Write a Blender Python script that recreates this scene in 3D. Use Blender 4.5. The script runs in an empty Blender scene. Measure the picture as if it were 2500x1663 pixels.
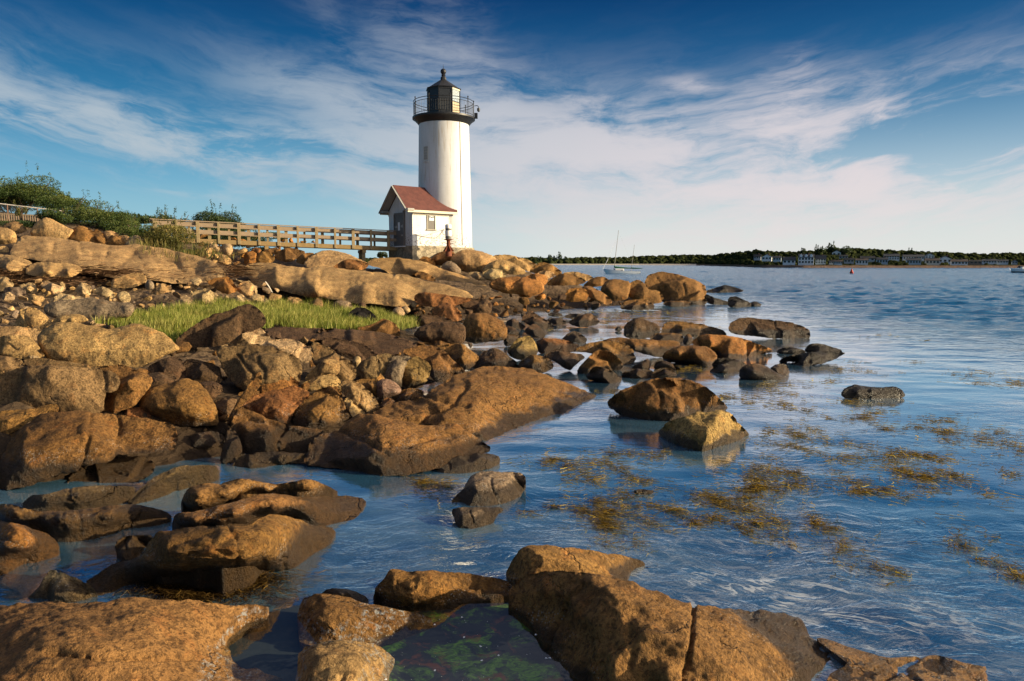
import bpy, bmesh, math, random
import numpy as np
from mathutils import Vector, Matrix, noise
from mathutils.geometry import delaunay_2d_cdt
random.seed(7); rng = np.random.default_rng(7)
sc = bpy.context.scene
R = math.radians
# ------------------------------------------------------------------ camera
F = 1667.0; CX = 1250.0; CY = 831.5; HOR = 643.0; EYE = 2.4
PITCH = math.atan((CY-HOR)/F)
cam = bpy.data.cameras.new('camera'); camo = bpy.data.objects.new('camera', cam)
sc.collection.objects.link(camo); sc.camera = camo
cam.sensor_width = 36; cam.lens = 36*F/2500; cam.clip_start = .05; cam.clip_end = 9000
camo.location = (0, 0, EYE); camo.rotation_euler = (math.pi/2-PITCH, 0, 0)
# ------------------------------------------------------------------ node helper
class NT:
    def __init__(s, nt): s.nt = nt; s.n = nt.nodes; s.l = nt.links
    def new(s, t, **k):
        x = s.n.new(t)
        for a, b in k.items(): setattr(x, a, b)
        return x
    def put(s, sock, v):
        if isinstance(v, bpy.types.NodeSocket): s.l.new(v, sock)
        elif isinstance(v, bpy.types.Node): s.l.new(v.outputs[0], sock)
        elif v is not None:
            if isinstance(v, (tuple, list)) and len(v) == 3 and sock.type == 'RGBA': v = (*v, 1)
            sock.default_value = v
    def m(s, op, a, b=None, c=None, clamp=False):
        x = s.new('ShaderNodeMath', operation=op); x.use_clamp = clamp
        for i, v in enumerate((a, b, c)):
            if v is not None: s.put(x.inputs[i], v)
        return x.outputs[0]
    def v(s, op, a, b=None, c=None):
        x = s.new('ShaderNodeVectorMath', operation=op)
        for i, q in enumerate((a, b, c)):
            if q is not None: s.put(x.inputs[i], q)
        return x.outputs[0]
    def scale(s, a, k):
        x = s.new('ShaderNodeVectorMath', operation='SCALE'); s.put(x.inputs[0], a); s.put(x.inputs[3], k); return x.outputs[0]
    def mix(s, f, a, b, mode='MIX'):
        x = s.new('ShaderNodeMix', data_type='RGBA', blend_type=mode)
        s.put(x.inputs[0], f); s.put(x.inputs[6], a); s.put(x.inputs[7], b); return x.outputs[2]
    def fmix(s, f, a, b):
        x = s.new('ShaderNodeMix', data_type='FLOAT')
        s.put(x.inputs[0], f); s.put(x.inputs[2], a); s.put(x.inputs[3], b); return x.outputs[0]
    def ss(s, x, a, b, lo=0., hi=1.):
        q = s.new('ShaderNodeMapRange', interpolation_type='SMOOTHSTEP')
        s.put(q.inputs[0], x); s.put(q.inputs[1], a); s.put(q.inputs[2], b); s.put(q.inputs[3], lo); s.put(q.inputs[4], hi); return q.outputs[0]
    def noise(s, vec, scale, detail=4, rough=.55, dist=0., col=False):
        q = s.new('ShaderNodeTexNoise'); s.put(q.inputs['Vector'], vec)
        q.inputs['Scale'].default_value = scale; q.inputs['Detail'].default_value = detail
        q.inputs['Roughness'].default_value = rough; q.inputs['Distortion'].default_value = dist
        return q.outputs['Color' if col else 'Fac']
    def voro(s, vec, scale, feature='F1', rnd=1.):
        q = s.new('ShaderNodeTexVoronoi', feature=feature); s.put(q.inputs['Vector'], vec)
        q.inputs['Scale'].default_value = scale; q.inputs['Randomness'].default_value = rnd
        return q.outputs['Distance']
    def xyz(s, vec):
        q = s.new('ShaderNodeSeparateXYZ'); s.put(q.inputs[0], vec); return q.outputs
    def comb(s, x, y, z):
        q = s.new('ShaderNodeCombineXYZ')
        for i, v in enumerate((x, y, z)): s.put(q.inputs[i], v)
        return q.outputs[0]
    def ramp(s, f, stops):
        q = s.new('ShaderNodeValToRGB'); s.put(q.inputs[0], f); e = q.color_ramp.elements
        while len(e) < len(stops): e.new(.5)
        for i, (p, c) in enumerate(stops): e[i].position = p; e[i].color = (*c, 1)
        return q.outputs[0]
    def bump(s, h, strength=1., dist=.02, normal=None):
        q = s.new('ShaderNodeBump'); s.put(q.inputs['Height'], h); s.put(q.inputs['Strength'], strength)
        s.put(q.inputs['Distance'], dist)
        if normal is not None: s.l.new(normal, q.inputs['Normal'])
        return q.outputs[0]
# ------------------------------------------------------------------ sky and sun
SUN_EL, SUN_AZ = R(16), R(99)           # azimuth clockwise from the view direction (+Y)
w = bpy.data.worlds.new('World'); sc.world = w; w.use_nodes = True
W = NT(w.node_tree); W.n.clear()
sky = W.new('ShaderNodeTexSky', sky_type='NISHITA'); sky.sun_disc = False
sky.sun_elevation = SUN_EL; sky.sun_rotation = SUN_AZ; sky.air_density = 1.0; sky.dust_density = .6; sky.ozone_density = 3.0
tc = W.new('ShaderNodeTexCoord'); D = tc.outputs['Generated']
dx, dy, dz = W.xyz(D)
az = W.m('ARCTAN2', dx, dy); el = W.m('ARCSINE', dz)
RELAX = 57.29578
def deg(px, py):                          # direction of a photo point, in degrees
    a = (px-CX)/F; b = -(py-CY)/F; cp, sp = math.cos(PITCH), math.sin(PITCH)
    d = Vector((a, cp+b*sp, -sp+b*cp)).normalized()
    return math.atan2(d.x, d.y), math.asin(d.z)
warp = W.noise(W.comb(W.m('MULTIPLY', az, 2.2), W.m('MULTIPLY', el, 5.), 0.3), 1., 5, .55, col=True)
wx, wy, wz = W.xyz(warp)
azw = W.m('MULTIPLY_ADD', W.m('SUBTRACT', wx, .5), .35, az)
elw0 = W.m('MULTIPLY_ADD', W.m('SUBTRACT', wy, .5), .10, el)
# streaks fall to the right on the left side and rise to the right on the right side
elw = W.m('SUBTRACT', elw0, W.m('MULTIPLY', W.m('POWER', W.m('SUBTRACT', az, .05), 2.), .17))
n1 = W.noise(W.comb(W.m('MULTIPLY', azw, 2.4), W.m('MULTIPLY', elw, 15.), 1.7), 1., 8, .62)
n2 = W.noise(W.comb(W.m('MULTIPLY', azw, 6.5), W.m('MULTIPLY', elw, 22.), 5.1), 1., 8, .66, .25)
n3 = W.noise(W.comb(W.m('MULTIPLY', azw, 1.6), W.m('MULTIPLY', elw, 6.), 9.3), 1., 6, .6)
streak = W.m('ADD', W.m('ADD', W.m('MULTIPLY', n1, .40), W.m('MULTIPLY', n2, .38)), W.m('MULTIPLY', n3, .22))
def blob(px, py, sx, sy, rot, amp):
    a0, e0 = deg(px, py); sx /= F; sy /= F; c, s_ = math.cos(R(rot)), math.sin(R(rot))
    da = W.m('SUBTRACT', azw, a0); de = W.m('SUBTRACT', elw0, e0)
    p = W.m('ADD', W.m('MULTIPLY', da, c/sx), W.m('MULTIPLY', de, s_/sx))
    q = W.m('ADD', W.m('MULTIPLY', da, -s_/sy), W.m('MULTIPLY', de, c/sy))
    r2 = W.m('ADD', W.m('MULTIPLY', p, p), W.m('MULTIPLY', q, q))
    return W.m('MULTIPLY', W.m('EXPONENT', W.m('MULTIPLY', r2, -1.)), amp)
BLOBS = [(300,330,620,60,-9,.55),(640,370,420,50,-4,.75),(100,290,300,28,-12,.4),(180,240,420,36,-16,.3),(900,270,280,70,-14,.5),
         (1150,190,220,100,-40,.36),(860,90,380,40,-40,.09),(120,110,420,40,-14,.07),(1350,330,330,110,0,.55),
         (1800,360,560,90,4,.85),(2490,310,150,70,16,.75),(2300,330,320,60,16,.5),(1680,450,520,45,-2,.65),(2250,470,520,90,6,.75),
         (1960,250,60,60,60,.4),(1780,200,60,18,-10,.4),(1930,175,50,26,50,.3),(1560,240,160,20,-6,.25),(2220,290,90,20,-45,.45),
         (480,466,90,12,-6,.3),(840,470,120,8,0,.25),(1180,472,60,10,8,.35),(1700,560,700,55,0,.5)]
mask = None
for b in BLOBS:
    x = blob(*b); mask = x if mask is None else W.m('ADD', mask, x)
dens = W.m('MULTIPLY', mask, W.ss(streak, .43, .59, .0, 1.3))
dens = W.m('ADD', dens, W.m('MULTIPLY', W.ss(streak, .5, .75), W.ss(el, .0, .3, .06, .015)))
over = W.m('MULTIPLY', W.m('MULTIPLY', W.ss(el, .43, .75), W.ss(az, -.9, .3, .25, 1.)), W.ss(W.m('ADD', W.m('MULTIPLY', n3, .6), W.m('MULTIPLY', n2, .4)), .40, .60, .12, .95))   # unseen bright cloud overhead, added to lighten the water and rock tops
dens = W.m('ADD', dens, over)
dens = W.m('SUBTRACT', 1., W.m('EXPONENT', W.m('MULTIPLY', dens, -1.55)))
# air: nishita, deepened by a polarised look, and pale sea haze low on the sunward side
grad = W.ramp(W.m('MULTIPLY', el, 1/.5), [(0,(.62,.78,.80)),(.16,(.40,.72,.84)),(.40,(.10,.40,.62)),(.75,(.025,.15,.38)),(1,(.015,.09,.24))])
SKYG = 1.0
base = W.mix(1., sky.outputs[0], grad, 'MULTIPLY')
SKYK = 7.6
K_ = 5.95
tgt = W.ramp(W.m('MULTIPLY', el, 1/.5), [(0,(.36,.60,.68)),(.10,(.30,.54,.65)),(.22,(.12,.37,.57)),(.40,(.026,.19,.38)),(.54,(.008,.105,.265)),(.72,(.003,.043,.15)),(1,(.003,.036,.13))])
base = W.mix(.88, base, W.scale(tgt, K_))
hz = W.m('MULTIPLY', W.ss(az, -1.3, .25), W.m('EXPONENT', W.m('MULTIPLY', W.m('POWER', W.m('MULTIPLY', W.m('MAXIMUM', el, 0.), 1/.13), 2.), -1.)))
base = W.mix(W.m('MULTIPLY', hz, .9), base, W.mix(W.ss(az, -.45, .15), tuple(SKYK*c for c in (.26,.45,.53)), tuple(SKYK*c for c in (.62,.62,.59))))
cloudc = W.mix(W.ss(az, -.5, .45), tuple(SKYK*c for c in (.38,.435,.48)), tuple(SKYK*c for c in (.60,.545,.56)))
cloudc = W.mix(W.ss(el, .0, .14, .6, 0.), cloudc, tuple(SKYK*c for c in (.62,.60,.58)))
skyc = W.mix(dens, base, cloudc)
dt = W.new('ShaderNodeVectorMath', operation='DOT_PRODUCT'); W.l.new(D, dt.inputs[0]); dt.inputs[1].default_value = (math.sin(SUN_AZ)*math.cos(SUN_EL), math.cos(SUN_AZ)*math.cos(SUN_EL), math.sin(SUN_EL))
fill_glow = W.m('POWER', W.m('MAXIMUM', W.m('MULTIPLY_ADD', dt.outputs['Value'], .5, .5), 0.), 30.)  # wide warm glow around the unseen sun, added as fill light
skyc = W.mix(1., skyc, W.scale(W.comb(1., .86, .66), W.m('MULTIPLY', fill_glow, 36.)), 'ADD')
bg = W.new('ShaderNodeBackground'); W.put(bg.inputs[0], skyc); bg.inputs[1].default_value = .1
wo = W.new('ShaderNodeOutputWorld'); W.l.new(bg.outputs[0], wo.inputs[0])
sun = bpy.data.lights.new('sun', 'SUN'); suno = bpy.data.objects.new('sun', sun); sc.collection.objects.link(suno)
sun.energy = 4.9; sun.angle = R(.5); sun.color = (1, .81, .52)
SV = Vector((math.sin(SUN_AZ)*math.cos(SUN_EL), math.cos(SUN_AZ)*math.cos(SUN_EL), math.sin(SUN_EL)))
suno.rotation_euler = SV.to_track_quat('Z', 'Y').to_euler(); suno.location = (60, 0, 40)
vs = sc.view_settings; sc.display_settings.display_device = 'sRGB'
vs.view_transform = 'Standard'; vs.look = 'None'; vs.exposure = 0.75; vs.gamma = 1; vs.use_curve_mapping = False
sc.cycles.max_bounces = 6; sc.cycles.transparent_max_bounces = 12; sc.cycles.caustics_reflective = False; sc.cycles.caustics_refractive = False
sc.cycles.use_denoising = True
# ------------------------------------------------------------------ geometry helpers
CP, SP = math.cos(PITCH), math.sin(PITCH)
def ray(px, py):
    a = (px-CX)/F; b = -(py-CY)/F
    y = CP+b*SP
    return a/y, (-SP+b*CP)/y               # x and z gained per metre of Y
def P(px, py, Y):
    rx, rz = ray(px, py); return Vector((rx*Y, Y, EYE+rz*Y))
def Pz(px, py, z):
    rx, rz = ray(px, py); return P(px, py, (z-EYE)/rz)
SRC = {'o': (0,0,1), 'f': (0,0,.94286), 'a': (0,400,3.647), 'b': (600,540,3.802), 'c': (1150,540,2.773), 'd': (0,780,3.136),
       'e': (500,780,3.136), 'g': (0,1100,2.619), 'h': (900,1100,2.785), 'i': (1600,780,2.619), 'j': (1600,1200,2.619), 'k': (1820,580,3.466)}
def conv(code, x, y):
    ox, oy, s = SRC[code]; return ox+x/s, oy+y/s
def link(o, parent=None):
    sc.collection.objects.link(o)
    if parent: o.parent = parent
    return o
def tag(o, label=None, cat=None, group=None, kind=None):
    if label: o['label'] = label
    if cat: o['category'] = cat
    if group: o['group'] = group
    if kind: o['kind'] = kind
    return o
def empty(name, loc, label, cat, group=None):
    o = bpy.data.objects.new(name, None); o.location = loc; o.empty_display_size = .2
    link(o); return tag(o, label, cat, group)
def mesh_np(name, V, Fs, mat=None, parent=None, origin=(0,0,0), smooth=True):
    """V (n,3); Fs: list of int arrays (m,k)"""
    V = np.asarray(V, np.float32)-np.asarray(origin, np.float32)
    if parent is not None: V = V
    me = bpy.data.meshes.new(name); me.vertices.add(len(V)); me.vertices.foreach_set('co', V.ravel())
    Fs = [np.asarray(f, np.int32) for f in Fs if len(f)]
    tot = sum(f.size for f in Fs); npoly = sum(len(f) for f in Fs)
    me.loops.add(tot); me.polygons.add(npoly)
    me.loops.foreach_set('vertex_index', np.concatenate([f.ravel() for f in Fs]))
    sizes = np.concatenate([np.full(len(f), f.shape[1], np.int32) for f in Fs])
    st = np.concatenate([[0], np.cumsum(sizes)[:-1]]).astype(np.int32)
    me.polygons.foreach_set('loop_start', st)
    me.polygons.foreach_set('use_smooth', np.full(npoly, smooth, bool))
    me.update(calc_edges=True); me.validate()
    o = bpy.data.objects.new(name, me)
    if mat: me.materials.append(mat)
    if parent is not None: link(o, parent); o.location = Vector(origin)-parent.location
    else: link(o); o.location = origin
    return o
class MB:
    """collects shapes in world coordinates, build() links them as one mesh"""
    def __init__(s): s.v = []; s.f = []
    def add(s, vs, fs):
        n = len(s.v); s.v += [Vector(q) for q in vs]; s.f += [[i+n for i in f] for f in fs]; return s
    def box(s, c, size, rot=None):
        hx, hy, hz = [q/2 for q in size]; M = rot or Matrix.Identity(3)
        vs = [Vector(c)+M@Vector((x*hx, y*hy, z*hz)) for x in (-1,1) for y in (-1,1) for z in (-1,1)]
        return s.add(vs, [(0,1,3,2),(4,6,7,5),(0,4,5,1),(2,3,7,6),(0,2,6,4),(1,5,7,3)])
    def bar(s, a, b, wd, ht, up=(0,0,1)):
        a, b = Vector(a), Vector(b); d = (b-a).normalized(); sd = d.cross(Vector(up)).normalized(); u = sd.cross(d)
        vs = [p+sd*(x*wd/2)+u*(z*ht/2) for p in (a, b) for x in (-1,1) for z in (-1,1)]
        return s.add(vs, [(0,1,3,2),(4,6,7,5),(0,4,5,1),(2,3,7,6),(0,2,6,4),(1,5,7,3)])
    def tube(s, pts, r, n=8, closed=False):
        pts = [Vector(p) for p in pts]; rs = r if isinstance(r, (list, tuple)) else [r]*len(pts); vs = []; m = len(pts)
        for i, p in enumerate(pts):
            d = (pts[(i+1) % m if closed else min(i+1, m-1)]-pts[(i-1) % m if closed else max(i-1, 0)]).normalized()
            x = d.cross(Vector((0,0,1))); x = x.normalized() if x.length > 1e-4 else Vector((1,0,0)); y = d.cross(x)
            vs += [p+(x*math.cos(2*math.pi*k/n)+y*math.sin(2*math.pi*k/n))*rs[i] for k in range(n)]
        fs = [(i*n+k, i*n+(k+1) % n, ((i+1) % m)*n+(k+1) % n, ((i+1) % m)*n+k) for i in range(m if closed else m-1) for k in range(n)]
        if not closed: fs += [tuple(range(n)), tuple(range((m-1)*n, m*n))[::-1]]
        return s.add(vs, fs)
    def lathe(s, c, prof, n=48, a0=0., cap=True):
        vs = []; m = len(prof); c = Vector(c)
        for r, z in prof: vs += [c+Vector((r*math.cos(a0+2*math.pi*k/n), r*math.sin(a0+2*math.pi*k/n), z)) for k in range(n)]
        fs = [(i*n+k, i*n+(k+1) % n, (i+1)*n+(k+1) % n, (i+1)*n+k) for i in range(m-1) for k in range(n)]
        if cap: fs += [tuple(range(n))[::-1], tuple(range((m-1)*n, m*n))]
        return s.add(vs, fs)
    def prism(s, poly, d):
        n = len(poly); d = Vector(d)
        return s.add([Vector(p) for p in poly]+[Vector(p)+d for p in poly],
                     [tuple(range(n))[::-1], tuple(range(n, 2*n))]+[(i, (i+1) % n, n+(i+1) % n, n+i) for i in range(n)])
    def build(s, name, mat, parent=None, smooth=False, bevel=0., origin=None):
        me = bpy.data.meshes.new(name)
        rt = parent
        while rt and rt.parent: rt = rt.parent
        og = Vector(rt.location) if rt else Vector(origin or (0,0,0))
        me.from_pydata([v-og for v in s.v], [], s.f)
        bm = bmesh.new(); bm.from_mesh(me); bmesh.ops.recalc_face_normals(bm, faces=bm.faces)
        if bevel: bmesh.ops.bevel(bm, geom=bm.edges[:], offset=bevel, segments=1, affect='EDGES', clamp_overlap=True)
        bm.to_mesh(me); bm.free()
        if smooth:
            me.polygons.foreach_set('use_smooth', [True]*len(me.polygons)); me.set_sharp_from_angle(angle=R(40))
        if mat: me.materials.append(mat)
        o = bpy.data.objects.new(name, me); link(o, parent)
        if not parent: o.location = og
        return o
def material(name):
    m = bpy.data.materials.new(name); m.use_nodes = True; t = NT(m.node_tree)
    return m, t, m.node_tree.nodes['Principled BSDF']
def flat(name, col, rough=.6, metal=0., var=.15, scale=6., bump=.0, spec=.4):
    m, t, b = material(name)
    g = t.new('ShaderNodeNewGeometry').outputs['Position']
    n = t.noise(g, scale, 5, .6)
    t.put(b.inputs['Base Color'], t.mix(n, tuple(c*(1-var) for c in col), tuple(min(1, c*(1+var)) for c in col)))
    b.inputs['Roughness'].default_value = rough; b.inputs['Metallic'].default_value = metal; b.inputs['Specular IOR Level'].default_value = spec
    if bump: t.put(b.inputs['Normal'], t.bump(t.noise(g, scale*4, 4), bump, .02))
    return m
# ------------------------------------------------------------------ terrain heights
TC = []
def tz(px, py, z): v = Pz(px, py, z); TC.append(tuple(v))
def ty(px, py, Y): v = P(px, py, Y); TC.append(tuple(v))
for a in [(0,1230,-.05),(500,1135,-.05),(900,1160,-.1),(1220,1075,-.1),(1460,985,-.1),(1350,895,-.08),(1250,835,-.05),(1200,800,-.02),(1450,768,-.05),(1720,750,-.1),
          (0,1120,.25),(250,1100,.15),(0,1000,.55),(300,985,.5),(600,980,.42),(900,960,.30),(1100,950,.0),(1250,950,-.1),(1350,960,-.15),(1150,1010,-.1),
          (0,880,.95),(250,880,.85),(600,850,.75),(900,850,.55),(1050,840,.35),(1200,860,.1),
          (300,800,.9),(600,775,.9),(850,785,.65),(1000,800,.45),(1100,790,.25),(0,780,1.1),(0,745,1.25),(300,735,1.15),(600,745,1.0),(800,750,.85),(950,760,.6),(1150,755,.45),(1300,765,.2)]: tz(*a)
for a in [(0,690,27),(300,690,26.5),(600,690,26),(300,620,32),(100,575,36),(400,610,35.5),(550,650,31),(60,540,40),(300,560,40),(500,590,41.5),(-60,560,39),
          (0,490,50),(200,515,52),(350,550,58),(-200,470,50),(600,632,42),(700,640,41),(900,640,44),(1000,634,45.5),(1090,618,48),(1150,612,47.5),
          (700,700,30),(900,735,27.5),(1000,690,31),(1200,700,33),(1150,745,28.5),(1400,715,37),(1550,720,39),(1680,725,40),(1400,668,44),(1500,685,43),(1300,640,48)]: ty(*a)
TC += [(13,40,-.6),(12,50,-1.2),(9,58,-1.2),(2,62,-1.2),(-8,66,-1.2),(20,30,-1.4),(8,22,-.9),(6,15,-.7),(4,10,-.5),(3,6,-.4),(5,3,-.4),(0,5.5,-.45),(-2,5.5,-.4),(-4,5,-.4),(0,3,-.4),(-4,2.5,-.4),
       (1.5,7.5,-.5),(30,12,-1.4),(30,60,-1.5),(-22,70,2.5),(-40,60,5),(-45,35,4.5),(-30,20,2),(-16,10,1.4),(-9,5,.3),(-40,80,4),(-14,58,2.6),(-60,70,6)]
TCA = np.array(TC); TP = TCA[:, :2]
_K = np.sqrt(((TP[:, None]-TP[None])**2).sum(-1)+.04)
_n = len(TP); _A = np.zeros((_n+3, _n+3)); _A[:_n, :_n] = _K-.02*np.eye(_n); _A[:_n, _n] = 1; _A[:_n, _n+1:] = TP
_A[_n, :_n] = 1; _A[_n+1:, :_n] = TP.T
_W = np.linalg.solve(_A, np.concatenate([TCA[:, 2], np.zeros(3)]))
def zt(x, y):
    q = np.stack([np.ravel(x), np.ravel(y)], -1); out = np.empty(len(q))
    for i in range(0, len(q), 8192):
        s = q[i:i+8192]; k = np.sqrt(((s[:, None]-TP[None])**2).sum(-1)+.04)
        out[i:i+8192] = k@_W[:_n]+_W[_n]+s@_W[_n+1:]
    return np.clip(out, -1.5, 9).reshape(np.shape(x))
YS = np.geomspace(1.6, 70, 420)
def hit(px, py, zmin=None):
    """first point of the ground seen through a photo point; water level counts as ground when zmin is given"""
    rx, rz = ray(px, py); g = zt(rx*YS, YS)
    if zmin is not None: g = np.maximum(g, zmin)
    d = EYE+rz*YS-g; k = np.argmax(d < 0)
    if d[k] >= 0: return 60.
    if k == 0: return YS[0]
    t = d[k-1]/(d[k-1]-d[k]); return YS[k-1]+(YS[k]-YS[k-1])*t
# ------------------------------------------------------------------ rock material
ROCK_MATS = {}
def rock_material(name='granite', wet_top=.36, crust=None, gloss=0.):
    m, t, b = material(name)
    g = t.new('ShaderNodeNewGeometry'); p = g.outputs['Position']; oi = t.new('ShaderNodeObjectInfo')
    px, py, pz = t.xyz(p)
    pp = t.v('ADD', p, t.scale(t.comb(oi.outputs['Random'], t.m('MULTIPLY', oi.outputs['Random'], 3.), 0.), 7.))
    big = t.noise(pp, 1.1, 4, .6); mid = t.noise(pp, 5., 6, .65, .4); fine = t.noise(pp, 34., 5, .7); grain = t.noise(pp, 120., 2, .6)
    col = oi.outputs['Color']
    c = t.mix(t.ss(big, .3, .7), t.mix(1., col, (.62,.56,.52), 'MULTIPLY'), t.mix(1., col, (1.22,1.14,1.02), 'MULTIPLY'))
    c = t.mix(t.ss(mid, .52, .72, 0, .55), c, t.mix(1., col, (1.25,.82,.5), 'MULTIPLY'))         # rust patches
    c = t.mix(t.ss(t.noise(pp, 2.6, 6, .72, .8), .51, .66, 0, .72), c, t.mix(1., col, (.30,.29,.28), 'MULTIPLY'))     # dark lichen
    c = t.mix(t.ss(fine, .52, .61, 0, .78), c, t.mix(1., col, (.20,.18,.16), 'MULTIPLY'))          # dark mineral grain
    c = t.mix(t.ss(fine, .46, .34, 0, .45), c, t.mix(1., col, (1.5,1.45,1.35), 'MULTIPLY'))
    c = t.mix(t.ss(grain, .56, .66, 0, .5), c, t.mix(1., col, (.45,.42,.4), 'MULTIPLY'))
    c = t.mix(t.ss(t.noise(pp, 19., 6, .75), .53, .60, 0, .6), c, t.mix(1., col, (.25,.21,.18), 'MULTIPLY'))
    c = t.mix(t.ss(t.noise(pp, 11., 8, .72, .3), .50, .60, 0, .55), c, t.mix(1., col, (.30,.27,.25), 'MULTIPLY'))
    # tide mark: dark weed-stained, wet stone just above the water
    h = t.m('MULTIPLY_ADD', t.m('SUBTRACT', t.noise(p, 2.2, 5, .65), .5), .34, pz)
    wet = t.ss(h, wet_top*.92, wet_top*.58)
    barn = t.m('MULTIPLY', t.m('MULTIPLY', t.ss(h, wet_top*.5, wet_top*.8), t.ss(h, wet_top*1.25, wet_top*1.0)), t.m('MULTIPLY', t.ss(t.voro(p, 55.), .34, .22), t.ss(t.noise(p, 5., 4), .48, .58)))
    c = t.mix(t.m('MULTIPLY', wet, .85), c, t.mix(fine, (.012,.010,.008), (.05,.033,.018)))
    c = t.mix(t.m('MULTIPLY', barn, .6), c, (.46,.43,.38))
    if crust:
        lo, hi = crust
        band = t.m('MULTIPLY', t.ss(h, lo-.03, lo+.01), t.ss(h, hi+.02, hi-.01))
        c = t.mix(t.m('MULTIPLY', band, t.ss(t.noise(p, 26., 6, .7, .6), .50, .66, 0, .8)), c, (.40,.42,.41))
    t.put(b.inputs['Base Color'], c)
    t.put(b.inputs['Roughness'], t.m('MULTIPLY_ADD', wet, -.48, .82-gloss)); b.inputs['Specular IOR Level'].default_value = .25
    hgt = t.m('ADD', t.m('ADD', t.m('MULTIPLY', fine, .8), t.m('MULTIPLY', mid, .75)), t.m('MULTIPLY', grain, .16))
    crack = t.ss(t.voro(t.v('ADD', pp, t.scale(t.noise(pp, 3., 4, .6, col=True), .5)), .55, 'DISTANCE_TO_EDGE'), 0., .012)
    crack = t.m('MAXIMUM', crack, t.ss(t.noise(pp, .8, 3), .52, .45))
    hgt = t.m('ADD', hgt, t.m('MULTIPLY', crack, .7))
    t.put(b.inputs['Normal'], t.bump(hgt, 1., .06))
    ROCK_MATS[name] = m; return m
GRANITE = rock_material()
SHORE_GRANITE = rock_material('shore_granite', .33)
DAMP_GRANITE = rock_material('damp_granite', .17)
WASHED_GRANITE = rock_material('washed_granite', .012, None, .5)
POOL_GRANITE = rock_material('pool_granite', .10, (.10, .17))
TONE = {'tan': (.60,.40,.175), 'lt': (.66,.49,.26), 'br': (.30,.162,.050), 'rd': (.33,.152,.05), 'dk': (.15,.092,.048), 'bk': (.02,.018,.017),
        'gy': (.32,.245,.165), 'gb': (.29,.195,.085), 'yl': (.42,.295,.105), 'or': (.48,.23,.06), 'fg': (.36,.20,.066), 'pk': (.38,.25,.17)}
def inside(poly, pts):
    x, y = pts[:, 0], pts[:, 1]; r = np.zeros(len(pts), bool); n = len(poly); j = n-1
    for i in range(n):
        xi, yi = poly[i]; xj, yj = poly[j]
        if yi != yj:
            c = (yi > y) != (yj > y); r ^= c & (x < (xj-xi)*(y-yi)/(yj-yi)+xi)
        j = i
    return r
def edge_dist(poly, pts):
    d = np.full(len(pts), 1e9); n = len(poly)
    for i in range(n):
        a = poly[i]; b = poly[(i+1) % n]; ab = b-a; L = ab@ab+1e-9
        t = np.clip(((pts-a)@ab)/L, 0, 1); q = a+t[:, None]*ab-pts; d = np.minimum(d, np.sqrt((q**2).sum(-1)))
    return d
def tin(cp, cv, pts):
    """linear interpolation of values cv at coarse points cp"""
    r = delaunay_2d_cdt([Vector(p) for p in cp], [], [], 0, 1e-6); V = np.array([tuple(v) for v in r[0]]); ov = r[3]
    val = np.array([cv[o[0]] for o in ov]); out = np.full(len(pts), np.nan)
    for tr in r[2]:
        a, b, c = V[tr[0]], V[tr[1]], V[tr[2]]; den = (b[1]-c[1])*(a[0]-c[0])+(c[0]-b[0])*(a[1]-c[1])
        if abs(den) < 1e-9: continue
        l1 = ((b[1]-c[1])*(pts[:, 0]-c[0])+(c[0]-b[0])*(pts[:, 1]-c[1]))/den
        l2 = ((c[1]-a[1])*(pts[:, 0]-c[0])+(a[0]-c[0])*(pts[:, 1]-c[1]))/den; l3 = 1-l1-l2
        k = (l1 > -1e-4) & (l2 > -1e-4) & (l3 > -1e-4); out[k] = l1[k]*val[tr[0]]+l2[k]*val[tr[1]]+l3[k]*val[tr[2]]
    bad = np.isnan(out)
    if bad.any():
        d = ((pts[bad][:, None]-np.asarray(cp)[None])**2).sum(-1); out[bad] = np.asarray(cv)[d.argmin(1)]
    return out
def chaikin(pts, q=.22):
    n = len(pts); o = []
    for i in range(n):
        a, b = pts[i], pts[(i+1) % n]; o += [a*(1-q)+b*q, a*q+b*(1-q)]
    return np.array(o)
ROCK_N = 0
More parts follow.
